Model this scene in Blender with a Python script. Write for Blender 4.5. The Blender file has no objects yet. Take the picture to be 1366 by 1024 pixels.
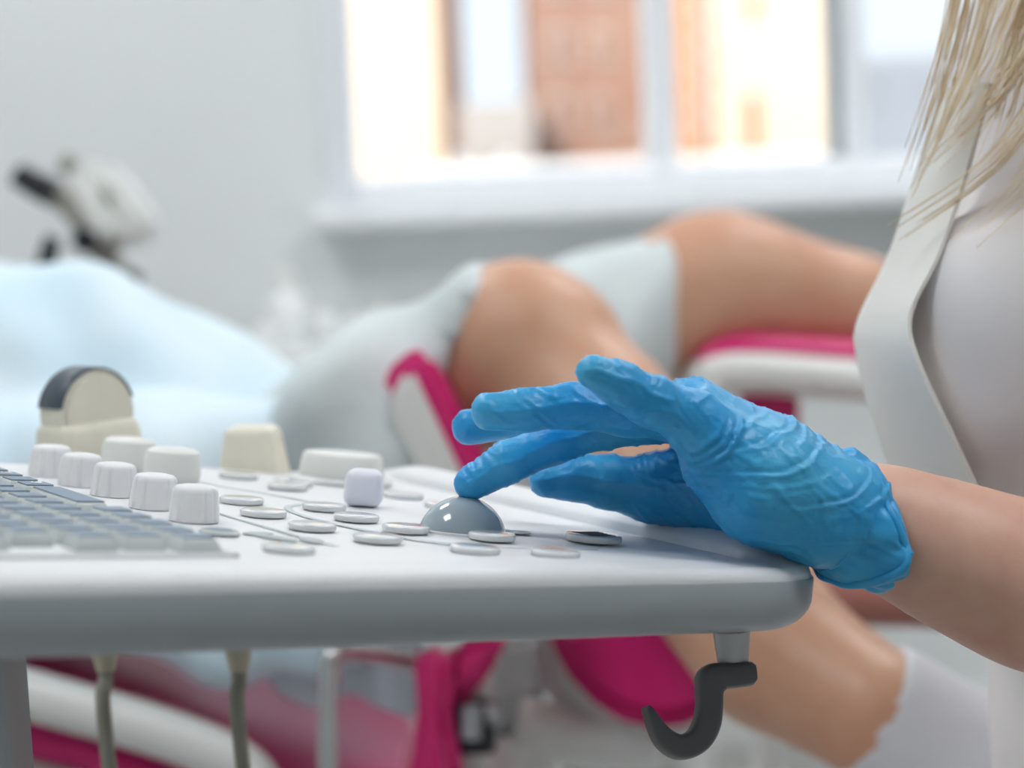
import bpy, bmesh, math, random
import numpy as np
from mathutils import Vector, Matrix

random.seed(4)
rng = np.random.default_rng(11)
scene = bpy.context.scene
COL = scene.collection

# ------------------------------------------------------------------ camera
FPX, CXP, CYP = 2600.0, 683.0, 512.0          # focal length in pixels of the 1366 x 1024 frame
CAM = Vector((0.0, 0.0, 1.0))
PITCH, ROLL = math.radians(6.0), math.radians(2.5)
r0 = Vector((1, 0, 0)); t0 = Vector((0, math.sin(PITCH), math.cos(PITCH)))
FWD = Vector((0, math.cos(PITCH), -math.sin(PITCH)))
RGT = math.cos(ROLL) * r0 - math.sin(ROLL) * t0
UPV = math.sin(ROLL) * r0 + math.cos(ROLL) * t0
cd = bpy.data.cameras.new('camera'); cam = bpy.data.objects.new('camera', cd); COL.objects.link(cam)
mw = Matrix.Identity(4)
for i, a in enumerate((RGT, UPV, -FWD)):
    for j in range(3): mw[j][i] = a[j]
mw.translation = CAM
cam.matrix_world = mw
cd.sensor_width = 36.0; cd.lens = 36.0 * FPX / 1366.0
cd.clip_start = 0.05; cd.clip_end = 400
cd.dof.use_dof = True; cd.dof.focus_distance = 0.845; cd.dof.aperture_fstop = cd.lens / 14.6
scene.camera = cam

# ------------------------------------------------------------------ world, sun, exposure
wd = bpy.data.worlds.new('sky'); scene.world = wd; wd.use_nodes = True
bg = wd.node_tree.nodes['Background']; bg.inputs[0].default_value = (0.80, 0.90, 1.0, 1); bg.inputs[1].default_value = 1.3
sd = bpy.data.lights.new('sun', 'SUN'); so = bpy.data.objects.new('sun', sd); COL.objects.link(so)
sd.energy = 5.0; sd.angle = math.radians(0.6); sd.color = (1.0, 0.90, 0.76)
so.rotation_euler = Vector((0.45, 0.8, -0.62)).to_track_quat('-Z', 'Y').to_euler()
vs = scene.view_settings
vs.view_transform = 'Standard'; vs.look = 'None'; vs.gamma = 1.0; vs.use_curve_mapping = False; vs.exposure = 0.0
PANEL_EMIT = 16.0

# ------------------------------------------------------------------ helpers
def P(px, py, d):
    """world point seen at a pixel of the frame, at distance d along the view axis"""
    px, py, d = float(px), float(py), float(d)
    return CAM + d * (FWD + RGT * ((px - CXP) / FPX) + UPV * ((CYP - py) / FPX))
def PY(px, py, Y):
    r = FWD + RGT * ((px - CXP) / FPX) + UPV * ((CYP - py) / FPX)
    return CAM + r * ((Y - CAM.y) / r.y)
def PXR(rpx, d): return rpx * d / FPX

MATS = {}
def mat(name, col, rough=0.5, metal=0.0, bump=None, vary=None, sss=0.0, trans=0.0, alpha=1.0, coat=0.0, emit=0.0, sheen=0.0, ior=1.45):
    if name in MATS: return MATS[name]
    m = bpy.data.materials.new(name); m.use_nodes = True
    nt = m.node_tree; b = nt.nodes['Principled BSDF']
    b.inputs['Base Color'].default_value = (*col, 1); b.inputs['Roughness'].default_value = rough
    b.inputs['Metallic'].default_value = metal; b.inputs['IOR'].default_value = ior
    b.inputs['Transmission Weight'].default_value = trans; b.inputs['Alpha'].default_value = alpha
    b.inputs['Coat Weight'].default_value = coat; b.inputs['Sheen Weight'].default_value = sheen
    if sss:
        b.inputs['Subsurface Weight'].default_value = sss
        b.inputs['Subsurface Radius'].default_value = (0.012, 0.005, 0.003); b.inputs['Subsurface Scale'].default_value = 0.6
    if emit:
        b.inputs['Emission Color'].default_value = (*col, 1); b.inputs['Emission Strength'].default_value = emit
    tc = nt.nodes.new('ShaderNodeTexCoord')
    if vary:                                    # (scale, amount)
        nz = nt.nodes.new('ShaderNodeTexNoise'); nz.inputs['Scale'].default_value = vary[0]; nz.inputs['Detail'].default_value = 4
        nt.links.new(tc.outputs['Object'], nz.inputs['Vector'])
        mx = nt.nodes.new('ShaderNodeMix'); mx.data_type = 'RGBA'
        k = vary[1]; c2 = vary[2] if len(vary) > 2 else tuple(c * (1 - k) for c in col)
        mx.inputs['A'].default_value = (*c2, 1); mx.inputs['B'].default_value = (*col, 1)
        rp = nt.nodes.new('ShaderNodeMapRange'); rp.inputs[1].default_value = 0.35; rp.inputs[2].default_value = 0.65
        nt.links.new(nz.outputs[0], rp.inputs[0]); nt.links.new(rp.outputs[0], mx.inputs['Factor'])
        nt.links.new(mx.outputs['Result'], b.inputs['Base Color'])
    if bump:                                    # list of (scale, strength, distance)
        prev = None
        for sc, st, di in bump:
            nz = nt.nodes.new('ShaderNodeTexNoise'); nz.inputs['Scale'].default_value = sc; nz.inputs['Detail'].default_value = 3
            nt.links.new(tc.outputs['Object'], nz.inputs['Vector'])
            bp = nt.nodes.new('ShaderNodeBump'); bp.inputs['Strength'].default_value = st; bp.inputs['Distance'].default_value = di
            nt.links.new(nz.outputs[0], bp.inputs['Height'])
            if prev: nt.links.new(prev.outputs[0], bp.inputs['Normal'])
            prev = bp
        nt.links.new(prev.outputs[0], b.inputs['Normal'])
    MATS[name] = m
    return m

WM = {}                                          # world matrix of each parent that holds parts
def tag(o, label=None, cat=None, group=None, kind=None):
    if label: o['label'] = label
    if cat: o['category'] = cat
    if group: o['group'] = group
    if kind: o['kind'] = kind
    return o
def root(name, M, label, cat, group=None):
    o = bpy.data.objects.new(name, None); COL.objects.link(o); o.empty_display_size = 0.05
    if not isinstance(M, Matrix): M = Matrix.Translation(Vector(M))
    o.matrix_world = M; WM[o.name] = M
    return tag(o, label, cat, group)
def link(name, me, m=None, parent=None):
    o = bpy.data.objects.new(name, me); COL.objects.link(o)
    if m is not None and len(me.materials) == 0: me.materials.append(m)
    if parent is not None:
        o.parent = parent
        WM[o.name] = WM[parent.name]
    else:
        WM[o.name] = Matrix.Identity(4)
    return o
def smooth_me(me, ang=None):
    me.polygons.foreach_set('use_smooth', [True] * len(me.polygons))
    if ang is not None:
        try: me.set_sharp_from_angle(angle=math.radians(ang))
        except Exception: pass
def mobj(name, verts, faces, m, parent=None, smooth=True, ang=None, local=False):
    """verts are world coordinates unless local"""
    if parent is not None and not local:
        inv = WM[parent.name].inverted(); verts = [inv @ Vector(v) for v in verts]
    me = bpy.data.meshes.new(name); me.from_pydata([tuple(v) for v in verts], [], [tuple(f) for f in faces])
    if smooth: smooth_me(me, ang)
    me.update()
    return link(name, me, m, parent)
def bm_obj(name, bm, m, parent=None, smooth=True, ang=35, local=False):
    if parent is not None and not local: bm.transform(WM[parent.name].inverted())
    bmesh.ops.recalc_face_normals(bm, faces=bm.faces)
    me = bpy.data.meshes.new(name); bm.to_mesh(me); bm.free()
    if smooth: smooth_me(me, ang)
    return link(name, me, m, parent)
def bm_box(sx, sy, sz, bev=0.0, seg=2, M=None, top=None):
    """box centred on the origin; top = (fx, fy) scales the upper face"""
    bm = bmesh.new(); bmesh.ops.create_cube(bm, size=1)
    for v in bm.verts:
        v.co.x *= sx; v.co.y *= sy; v.co.z *= sz
        if top and v.co.z > 0: v.co.x *= top[0]; v.co.y *= top[1]
    if bev: bmesh.ops.bevel(bm, geom=bm.edges[:], offset=bev, segments=seg, affect='EDGES', profile=0.5)
    if M is not None: bm.transform(M)
    return bm
def T(x, y, z): return Matrix.Translation((x, y, z))
def box3(name, lo, hi, m, parent=None, bev=0.0, seg=2):
    lo = Vector(lo); hi = Vector(hi); c = (lo + hi) / 2; s = hi - lo
    return bm_obj(name, bm_box(abs(s.x), abs(s.y), abs(s.z), bev, seg, Matrix.Translation(c)), m, parent)
def lathe_me(name, prof, seg=32, flutes=None):
    """closed surface of revolution about z; prof = [(r, z), ...] bottom to top"""
    V, Fc = [], []
    rings = []
    for k, (r, z) in enumerate(prof):
        if r < 1e-7:
            rings.append([len(V)]); V.append((0, 0, z))
        else:
            ids = []
            for i in range(seg):
                a = 2 * math.pi * i / seg
                rr = r * (flutes(a, k) if flutes else 1)
                ids.append(len(V)); V.append((rr * math.cos(a), rr * math.sin(a), z))
            rings.append(ids)
    for A, B in zip(rings[:-1], rings[1:]):
        if len(A) == 1 and len(B) == 1: continue
        for i in range(seg):
            j = (i + 1) % seg
            if len(A) == 1: Fc.append((A[0], B[j], B[i]))
            elif len(B) == 1: Fc.append((A[i], A[j], B[0]))
            else: Fc.append((A[i], A[j], B[j], B[i]))
    if len(rings[0]) > 1: Fc.append(tuple(reversed(rings[0])))
    if len(rings[-1]) > 1: Fc.append(tuple(rings[-1]))
    me = bpy.data.meshes.new(name); me.from_pydata(V, [], Fc); smooth_me(me, 40); me.update()
    return me
def tube_geo(pts, rad, seg=12, closed_ends=True):
    pts = [Vector(p) for p in pts]; n = len(pts)
    if not hasattr(rad, '__len__'): rad = [rad] * n
    V, Fc = [], []
    up = None
    for i, p in enumerate(pts):
        t = (pts[min(i + 1, n - 1)] - pts[max(i - 1, 0)]).normalized()
        if up is None:
            up = t.orthogonal().normalized()
        up = (up - t * up.dot(t)).normalized(); s = t.cross(up)
        for k in range(seg):
            a = 2 * math.pi * k / seg
            V.append(p + rad[i] * (math.cos(a) * up + math.sin(a) * s))
    for i in range(n - 1):
        for k in range(seg):
            j = (k + 1) % seg
            Fc.append((i * seg + k, i * seg + j, (i + 1) * seg + j, (i + 1) * seg + k))
    if closed_ends:
        Fc.append(tuple(reversed(range(seg)))); Fc.append(tuple(range((n - 1) * seg, n * seg)))
    return V, Fc
def tube(name, pts, rad, m, parent=None, seg=14):
    V, Fc = tube_geo(pts, rad, seg); return mobj(name, V, Fc, m, parent, ang=50)
def catmull(pts, n):
    pts = [np.array(p, float) for p in pts]; Q = [2 * pts[0] - pts[1]] + pts + [2 * pts[-1] - pts[-2]]
    out = []
    segs = len(pts) - 1
    for i in range(n):
        f = i / (n - 1) * segs; k = min(int(f), segs - 1); t = f - k
        a, b, c, d = Q[k:k + 4]
        out.append(0.5 * (2 * b + (c - a) * t + (2 * a - 5 * b + 4 * c - d) * t * t + (3 * b - 3 * c + d - a) * t ** 3))
    return out
def slab(name, pts_px, depth, thick, m, parent, bev=0.004, tilt=None):
    """thick rounded plate with a given outline; depth may vary by point via tilt(px,py)"""
    bm = bmesh.new(); A, B = [], []
    for (x, y) in pts_px:
        d = depth + (tilt(x, y) if tilt else 0)
        a = P(x, y, d); A.append(bm.verts.new(a)); B.append(bm.verts.new(a + Vector((0, thick, 0))))
    bm.faces.new(A); bm.faces.new(list(reversed(B)))
    n = len(A)
    for i in range(n): bm.faces.new((A[i], B[i], B[(i + 1) % n], A[(i + 1) % n]))
    bmesh.ops.recalc_face_normals(bm, faces=bm.faces)
    if bev: bmesh.ops.bevel(bm, geom=[e for e in bm.edges if e.calc_face_angle(0) > 0.7], offset=bev, segments=3, affect='EDGES')
    return bm_obj(name, bm, m, parent, ang=40)
def arc_pts(c, r, a0, a1, n): return [(c[0] + r * math.cos(math.radians(a0 + (a1 - a0) * i / (n - 1))), c[1] + r * math.sin(math.radians(a0 + (a1 - a0) * i / (n - 1)))) for i in range(n)]

# ---- value noise and signed distance meshes
_TAB = np.random.default_rng(5).random((32, 32, 32)).astype(np.float32)
def vnoise(p):
    i = np.floor(p).astype(int); f = p - i; f = f * f * (3 - 2 * f); i &= 31; j = (i + 1) & 31
    def g(a, b, c): return _TAB[a, b, c]
    x0, y0, z0 = i.T; x1, y1, z1 = j.T; fx, fy, fz = f.T
    c00 = g(x0, y0, z0) * (1 - fx) + g(x1, y0, z0) * fx; c10 = g(x0, y1, z0) * (1 - fx) + g(x1, y1, z0) * fx
    c01 = g(x0, y0, z1) * (1 - fx) + g(x1, y0, z1) * fx; c11 = g(x0, y1, z1) * (1 - fx) + g(x1, y1, z1) * fx
    return ((c00 * (1 - fy) + c10 * fy) * (1 - fz) + (c01 * (1 - fy) + c11 * fy) * fz) * 2 - 1
def fbm(p, o=3):
    s = 0; a = 1.0
    for k in range(o): s = s + a * vnoise(p * (2 ** k) + 7.3 * k); a *= 0.5
    return s
def smin(a, b, k):
    h = np.clip(0.5 + 0.5 * (b - a) / k, 0, 1)
    return b + (a - b) * h - k * h * (1 - h)
def seg_sd(G, a, b, ra, rb):
    a = np.array(a, np.float32); b = np.array(b, np.float32); ab = b - a
    h = np.clip(((G - a) @ ab) / max(float(ab @ ab), 1e-12), 0, 1)
    q = G - a - h[..., None] * ab
    return np.sqrt((q * q).sum(-1)) - (ra + (rb - ra) * h)
def chain_sd(G, pts, k):
    d = None
    for (a, ra), (b, rb) in zip(pts[:-1], pts[1:]):
        s = seg_sd(G, a, b, ra, rb); d = s if d is None else smin(d, s, k)
    return d
def ell_sd(G, c, rad, M=None):
    q = G - np.array(c, np.float32)
    if M is not None: q = q @ np.array(M, np.float32)
    r = np.array(rad, np.float32); k0 = np.sqrt(((q / r) ** 2).sum(-1)); k1 = np.sqrt(((q / r ** 2) ** 2).sum(-1))
    return k0 * (k0 - 1) / np.maximum(k1, 1e-9)
def sdf_mesh(fun, lo, hi, h, relax=2):
    lo = np.array(lo, np.float32); hi = np.array(hi, np.float32)
    n = np.ceil((hi - lo) / h).astype(int) + 1
    ax = [lo[i] + h * np.arange(n[i], dtype=np.float32) for i in range(3)]
    F = np.empty(n, np.float32)
    for s in range(0, n[0], 24):
        G = np.stack(np.meshgrid(ax[0][s:s + 24], ax[1], ax[2], indexing='ij'), -1)
        F[s:s + 24] = fun(G)
    F[0] = F[-1] = 1; F[:, 0] = F[:, -1] = 1; F[:, :, 0] = F[:, :, -1] = 1
    S = F < 0
    cnt = np.zeros(n - 1, np.int8)
    for a in (0, 1):
        for b in (0, 1):
            for c in (0, 1): cnt += S[a:n[0] - 1 + a, b:n[1] - 1 + b, c:n[2] - 1 + c]
    act = np.argwhere((cnt > 0) & (cnt < 8)); ids = -np.ones(n - 1, np.int64); ids[tuple(act.T)] = np.arange(len(act))
    acc = np.zeros((len(act), 3)); num = np.zeros(len(act))
    cor = [(a, b, c) for a in (0, 1) for b in (0, 1) for c in (0, 1)]
    for p in cor:
        for ax_i in range(3):
            if p[ax_i]: continue
            q = list(p); q[ax_i] = 1
            fa = F[tuple((act + p).T)]; fb = F[tuple((act + q).T)]
            mk = (fa < 0) != (fb < 0); t = np.where(mk, fa / np.where(mk, fa - fb, 1), 0)
            pos = np.tile(np.array(p, float), (len(act), 1)); pos[:, ax_i] = t
            acc += pos * mk[:, None]; num += mk
    V = lo + h * (act + acc / num[:, None])
    quads = []
    for a in range(3):
        b, c = (a + 1) % 3, (a + 2) % 3
        s0 = [slice(1, n[i] - 1) for i in range(3)]; s1 = list(s0)
        s0[a] = slice(0, n[a] - 1); s1[a] = slice(1, n[a])
        A, B = S[tuple(s0)], S[tuple(s1)]
        e = np.argwhere(A != B); off = np.ones(3, int); off[a] = 0; e2 = e + off
        fl = A[tuple(e.T)]
        def cid(db, dc):
            q = e2.copy(); q[:, b] -= db; q[:, c] -= dc; return ids[tuple(q.T)]
        Q = np.stack([cid(1, 1), cid(0, 1), cid(0, 0), cid(1, 0)], 1)
        Q[~fl] = Q[~fl][:, ::-1]
        quads.append(Q)
    Q = np.concatenate(quads)
    for _ in range(relax):
        sm = np.zeros_like(V); c = np.zeros(len(V))
        for i in range(4):
            np.add.at(sm, Q[:, i], V[Q[:, (i + 1) % 4]] + V[Q[:, (i + 3) % 4]]); np.add.at(c, Q[:, i], 2)
        V = V * 0.4 + 0.6 * sm / np.maximum(c, 1)[:, None]
    return V, Q
def vnormals(V, Q):
    d1, d2 = V[Q[:, 2]] - V[Q[:, 0]], V[Q[:, 3]] - V[Q[:, 1]]; fn = np.cross(d1, d2); N = np.zeros_like(V)
    for i in range(4): np.add.at(N, Q[:, i], fn)
    return N / np.maximum(np.linalg.norm(N, axis=1), 1e-12)[:, None]
def np_obj(name, V, Q, m, parent=None):
    if parent is not None:
        M = np.array(WM[parent.name].inverted()); V = V @ M[:3, :3].T + M[:3, 3]
    me = bpy.data.meshes.new(name); me.vertices.add(len(V)); me.vertices.foreach_set('co', V.astype(np.float32).ravel())
    me.loops.add(len(Q) * 4); me.polygons.add(len(Q))
    me.loops.foreach_set('vertex_index', Q.astype(np.int32).ravel())
    me.polygons.foreach_set('loop_start', np.arange(0, len(Q) * 4, 4, dtype=np.int32))
    me.update(calc_edges=True); me.validate(); smooth_me(me)
    return link(name, me, m, parent)

# ------------------------------------------------------------------ materials
M_wall = mat('wall_paint', (0.77, 0.80, 0.80), 0.85, bump=[(300, 0.05, 0.001)])
M_ceil = mat('ceiling_paint', (0.85, 0.85, 0.84), 0.9)
M_floor = mat('floor_vinyl', (0.42, 0.415, 0.40), 0.45, vary=(18, 0.08))
M_pvc = mat('white_pvc', (0.90, 0.925, 0.95), 0.35)
M_white = mat('console_white', (0.73, 0.74, 0.755), 0.42, bump=[(2200, 0.03, 0.0004)])
M_grey = mat('console_grey', (0.36, 0.39, 0.41), 0.38, metal=0.25, bump=[(3500, 0.05, 0.0003)])
M_dgrey = mat('hook_plastic', (0.085, 0.086, 0.09), 0.4, bump=[(2600, 0.06, 0.0003)])
M_satin = mat('satin_metal', (0.42, 0.43, 0.44), 0.38, metal=0.7, bump=[(2500, 0.06, 0.0003)])
M_knob = mat('knob_white', (0.78, 0.785, 0.80), 0.45, vary=(120, 0.03))
M_knob2 = mat('knob_offwhite', (0.74, 0.75, 0.72), 0.5)
M_lilac = mat('knob_cool_white', (0.74, 0.75, 0.83), 0.4)
M_ball = mat('trackball_grey', (0.36, 0.44, 0.49), 0.12, coat=0.5)
M_clear = mat('clear_button', (0.84, 0.86, 0.87), 0.07, trans=0.25, coat=0.6)
M_cap = mat('button_core', (0.84, 0.85, 0.86), 0.3)
M_capd = mat('button_core_dark', (0.30, 0.35, 0.40), 0.3)
M_key = mat('key_body', (0.70, 0.75, 0.74), 0.25, trans=0.25)
M_kface = mat('key_face', (0.20, 0.265, 0.35), 0.4)
M_legend = mat('key_legend', (0.8, 0.82, 0.85), 0.5)
M_groove = mat('panel_groove', (0.52, 0.57, 0.59), 0.5)
M_print = mat('panel_print', (0.42, 0.46, 0.48), 0.5)
M_beige = mat('probe_beige', (0.80, 0.77, 0.65), 0.4, vary=(60, 0.05))
M_beige2 = mat('probe_handle', (0.50, 0.46, 0.35), 0.5)
M_lens = mat('probe_lens', (0.06, 0.08, 0.105), 0.4)
M_cable = mat('cable_grey', (0.30, 0.29, 0.24), 0.5)
M_pink = mat('pink_vinyl', (0.66, 0.018, 0.175), 0.35, bump=[(400, 0.08, 0.001)])
M_shell = mat('white_shell', (0.76, 0.77, 0.75), 0.4)
M_steel = mat('steel', (0.55, 0.55, 0.55), 0.25, metal=0.95)
M_black = mat('black_plastic', (0.012, 0.013, 0.018), 0.4)
M_skin = mat('skin', (0.70, 0.44, 0.335), 0.46, sss=0.25, vary=(30, 0.12, (0.62, 0.33, 0.25)), bump=[(500, 0.12, 0.0006), (1600, 0.12, 0.0003)])
M_skin2 = mat('patient_skin', (0.63, 0.375, 0.25), 0.42, sss=0.2, vary=(14, 0.1, (0.58, 0.31, 0.20)))
M_coat = mat('coat_cotton', (0.83, 0.79, 0.785), 0.85, sheen=0.2, bump=[(700, 0.1, 0.0005)])
M_lapel = mat('lapel_cotton', (0.80, 0.785, 0.74), 0.85, sheen=0.2, bump=[(700, 0.1, 0.0005)])
M_drape = mat('blue_drape', (0.70, 0.815, 0.88), 0.8, sheen=0.2, vary=(7, 0.1, (0.60, 0.77, 0.87)), bump=[(40, 0.25, 0.004)])
M_gown = mat('pale_gown', (0.68, 0.75, 0.76), 0.8, alpha=0.88, bump=[(60, 0.3, 0.003)])
M_bottle = mat('bottle_white', (0.86, 0.88, 0.88), 0.35)
M_scope = mat('scope_white', (0.76, 0.78, 0.75), 0.4)
M_scopeg = mat('scope_grey', (0.33, 0.33, 0.29), 0.45)
M_table = mat('table_white', (0.72, 0.74, 0.73), 0.4)

# hair: fine blond variation
def hair_mat():
    m = mat('blond_hair', (0.95, 0.82, 0.60), 0.38, vary=(70, 0.3, (0.80, 0.61, 0.37)))
    return m
M_hair = hair_mat()

# glove: nitrile with stretched fine wrinkles
def glove_mat():
    m = mat('blue_nitrile', (0.006, 0.28, 0.66), 0.38, vary=(22, 0.2, (0.05, 0.38, 0.66)))
    nt = m.node_tree; b = nt.nodes['Principled BSDF']
    tc = nt.nodes.new('ShaderNodeTexCoord')
    prev = None
    for rot, scl, sc, st, di, det in (((0, 0.6, 0.2), (0.35, 1, 1), 150, 0.4, 0.0012, 3), ((0.3, -0.5, 0.9), (1, 0.25, 1), 230, 0.4, 0.0009, 2), ((0, 0, 0), (1, 1, 1), 1500, 0.18, 0.0003, 2)):
        mp = nt.nodes.new('ShaderNodeMapping'); mp.inputs['Rotation'].default_value = rot; mp.inputs['Scale'].default_value = scl
        nt.links.new(tc.outputs['Object'], mp.inputs['Vector'])
        nz = nt.nodes.new('ShaderNodeTexNoise'); nz.inputs['Scale'].default_value = sc; nz.inputs['Detail'].default_value = det
        nz.inputs['Distortion'].default_value = 0.6
        nt.links.new(mp.outputs[0], nz.inputs['Vector'])
        bp = nt.nodes.new('ShaderNodeBump'); bp.inputs['Strength'].default_value = st; bp.inputs['Distance'].default_value = di
        nt.links.new(nz.outputs[0], bp.inputs['Height'])
        if prev: nt.links.new(prev.outputs[0], bp.inputs['Normal'])
        prev = bp
    nt.links.new(prev.outputs[0], b.inputs['Normal'])
    return m
M_glove = glove_mat()

# sock: knitted ribs running along the leg
def sock_mat():
    m = mat('white_sock', (0.66, 0.67, 0.70), 0.9, sheen=0.3)
    nt = m.node_tree; b = nt.nodes['Principled BSDF']
    tc = nt.nodes.new('ShaderNodeTexCoord'); mp = nt.nodes.new('ShaderNodeMapping'); mp.inputs['Rotation'].default_value = (0, 0.55, 0)
    wv = nt.nodes.new('ShaderNodeTexWave'); wv.bands_direction = 'Z'; wv.inputs['Scale'].default_value = 130; wv.inputs['Distortion'].default_value = 0.6
    nt.links.new(tc.outputs['Object'], mp.inputs[0]); nt.links.new(mp.outputs[0], wv.inputs['Vector'])
    bp = nt.nodes.new('ShaderNodeBump'); bp.inputs['Strength'].default_value = 0.35; bp.inputs['Distance'].default_value = 0.001
    nt.links.new(wv.outputs[1], bp.inputs['Height']); nt.links.new(bp.outputs[0], b.inputs['Normal'])
    return m
M_sock = sock_mat()

# thin window glass
def glass_mat():
    m = bpy.data.materials.new('window_glass'); m.use_nodes = True; nt = m.node_tree; nt.nodes.clear()
    o = nt.nodes.new('ShaderNodeOutputMaterial'); mx = nt.nodes.new('ShaderNodeMixShader'); mx.inputs[0].default_value = 0.05
    a = nt.nodes.new('ShaderNodeBsdfTransparent'); g = nt.nodes.new('ShaderNodeBsdfGlossy'); g.inputs['Roughness'].default_value = 0.02
    nt.links.new(a.outputs[0], mx.inputs[1]); nt.links.new(g.outputs[0], mx.inputs[2]); nt.links.new(mx.outputs[0], o.inputs[0])
    return m
M_glass = glass_mat()

# ------------------------------------------------------------------ room
XL, XR, YF, YB, ZC = -2.4, 2.2, -2.0, 3.30, 2.75
def struct(o): o['kind'] = 'structure'; return o
struct(box3('floor', (XL - .1, YF - .1, -0.1), (XR + .1, YB + .25, 0), M_floor))
struct(box3('ceiling', (XL - .1, YF - .1, ZC), (XR + .1, YB + .25, ZC + 0.1), M_ceil))
struct(box3('wall_left', (XL - .1, YF - .1, 0), (XL, YB + .25, ZC), M_wall))
struct(box3('wall_right', (XR, YF - .1, 0), (XR + .1, YB + .25, ZC), M_wall))
struct(box3('wall_front', (XL, YF - .1, 0), (XR, YF, ZC), M_wall))
# window opening in the far wall
wl = PY(442, 150, YB).x; wr = wl + 1.46; wb = PY(800, 262, YB).z; wt = wb + 1.45
bm = bmesh.new()
for lo, hi in (((XL, YB, 0), (wl, YB + .25, ZC)), ((wr, YB, 0), (XR, YB + .25, ZC)), ((wl, YB, 0), (wr, YB + .25, wb)), ((wl, YB, wt), (wr, YB + .25, ZC))):
    lo = Vector(lo); hi = Vector(hi); c = (lo + hi) / 2; s = hi - lo
    b2 = bm_box(s.x, s.y, s.z, M=Matrix.Translation(c)); me = bpy.data.meshes.new('t'); b2.to_mesh(me); b2.free(); bm.from_mesh(me); bpy.data.meshes.remove(me)
struct(bm_obj('wall_back', bm, M_wall, smooth=False))
for nm, lo, hi in (('baseboard_back', (XL, YB - .015, 0), (XR, YB, 0.09)), ('baseboard_left', (XL, YF, 0), (XL + .015, YB, 0.09))):
    struct(box3(nm, lo, hi, M_shell, bev=0.004))

win = bpy.data.objects.new('window_1', None); COL.objects.link(win); win.location = (wl, YB, wb); WM['window_1'] = T(wl, YB, wb); struct(win)
yg0, yg1 = YB + 0.03, YB + 0.10
def wbar(name, x0, x1, z0, z1, y0=yg0, y1=yg1, m=M_pvc): return box3(name, (x0, y0, z0), (x1, y1, z1), m, win, bev=0.006)
xm1a, xm1b = PY(862, 120, YB).x, PY(905, 120, YB).x       # middle mullion
xm2a, xm2b = PY(1114, 120, YB).x, PY(1160, 120, YB).x     # right mullion
xla = PY(470, 150, YB).x; zr = PY(800, 222, YB).z
wbar('frame_post', wl, xla, wb, wt); wbar('frame_post', wr - 0.05, wr, wb, wt)
wbar('mullion', xm1a, xm1b, zr, wt - 0.05)
sm = wbar('mullion', xm2a + 0.022, xm2b, zr, wt - 0.05)
wbar('sash_edge', xm2a, xm2a + 0.022, zr, wt - 0.05, yg0 + 0.03, yg1 + .02, mat('pvc_grey_gasket', (0.44, 0.47, 0.47), 0.5))
wbar('bottom_rail', xla, wr - 0.05, wb, zr); wbar('top_rail', xla, wr - 0.05, wt - 0.05, wt)
for a, b in ((xla, xm1a), (xm1b, xm2a), (xm2b, wr - 0.05)):
    box3('pane', (a, YB + .06, zr), (b, YB + .066, wt - .05), M_glass, win)
box3('reveal_trim', (wl - .016, YB - .008, wb), (wl + .002, YB + .03, wt), M_pvc, win, bev=0.003)
sillz = PY(640, 272, YB - .12).z
box3('window_sill', (wl - .03, YB - .13, wb - 0.034), (wr + .03, YB + .03, wb), M_pvc, win, bev=0.008)

# ceiling lamps out of view, added to light the room and placed for effect
M_diff = mat('added_lamp_diffuser', (0.97, 0.985, 1.0), 0.5, emit=PANEL_EMIT)
for i, (x, y, lb) in enumerate(((-1.0, 0.6, 'square white ceiling lamp added out of view over the left front of the room'), (1.0, 0.6, 'square white ceiling lamp added out of view over the right front of the room'), (-1.0, 2.45, 'square white ceiling lamp added out of view above the patient'), (1.0, 2.45, 'square white ceiling lamp added out of view nearest the window'))):
    L = root('added_ceiling_lamp', (x, y, ZC - .05), lb, 'lamp', 'added square ceiling lamps')
    box3('frame', (x - .32, y - .32, ZC - .05), (x + .32, y + .32, ZC), M_pvc, L, bev=0.006)
    box3('diffuser', (x - .29, y - .29, ZC - .056), (x + .29, y + .29, ZC - .048), M_diff, L)

# ------------------------------------------------------------------ ultrasound console
CA = math.radians(124)
n_c = (RGT * 0.078 + UPV + FWD * (-97 / FPX)).normalized()
exv = (RGT - n_c * RGT.dot(n_c)).normalized(); eyv = n_c.cross(exv)
du = (exv * math.cos(CA) + eyv * math.sin(CA)).normalized(); dv = n_c.cross(du)
O_c = P(617, 706, 0.85)
MC = Matrix.Identity(4)
for i, a in enumerate((du, dv, n_c)):
    for j in range(3): MC[j][i] = a[j]
MC.translation = O_c
con = root('ultrasound_console', MC, 'white and grey ultrasound control console with knobs, trackball and keyboard', 'console')
cm = 0.01
U0, U1, V0, V1, CR = -11.5, 25.0, -12.5, 36.0, 4.2
def rr_ring(ins, N=26):
    """outline of the rounded rectangle inset by ins (cm), corner points shared by number so that rings can be bridged"""
    a0, a1, b0, b1 = U0 + ins, U1 - ins, V0 + ins, V1 - ins; r = max(CR - ins, 0.05); out = []
    cs = ((a1 - r, b1 - r, 0), (a0 + r, b1 - r, 90), (a0 + r, b0 + r, 180), (a1 - r, b0 + r, 270))
    for k, (cx, cy, s) in enumerate(cs):
        for i in range(13):
            t = math.radians(s + 90 * i / 12); out.append((cx + r * math.cos(t), cy + r * math.sin(t)))
        nx = cs[(k + 1) % 4]; e = out[-1]; t = math.radians(nx[2]); f = (nx[0] + r * math.cos(t), nx[1] + r * math.sin(t))
        for i in range(1, N): out.append((e[0] + (f[0] - e[0]) * i / N, e[1] + (f[1] - e[1]) * i / N))
    return out
def smooth01(t): t = min(max(t, 0), 1); return t * t * (3 - 2 * t)
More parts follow.
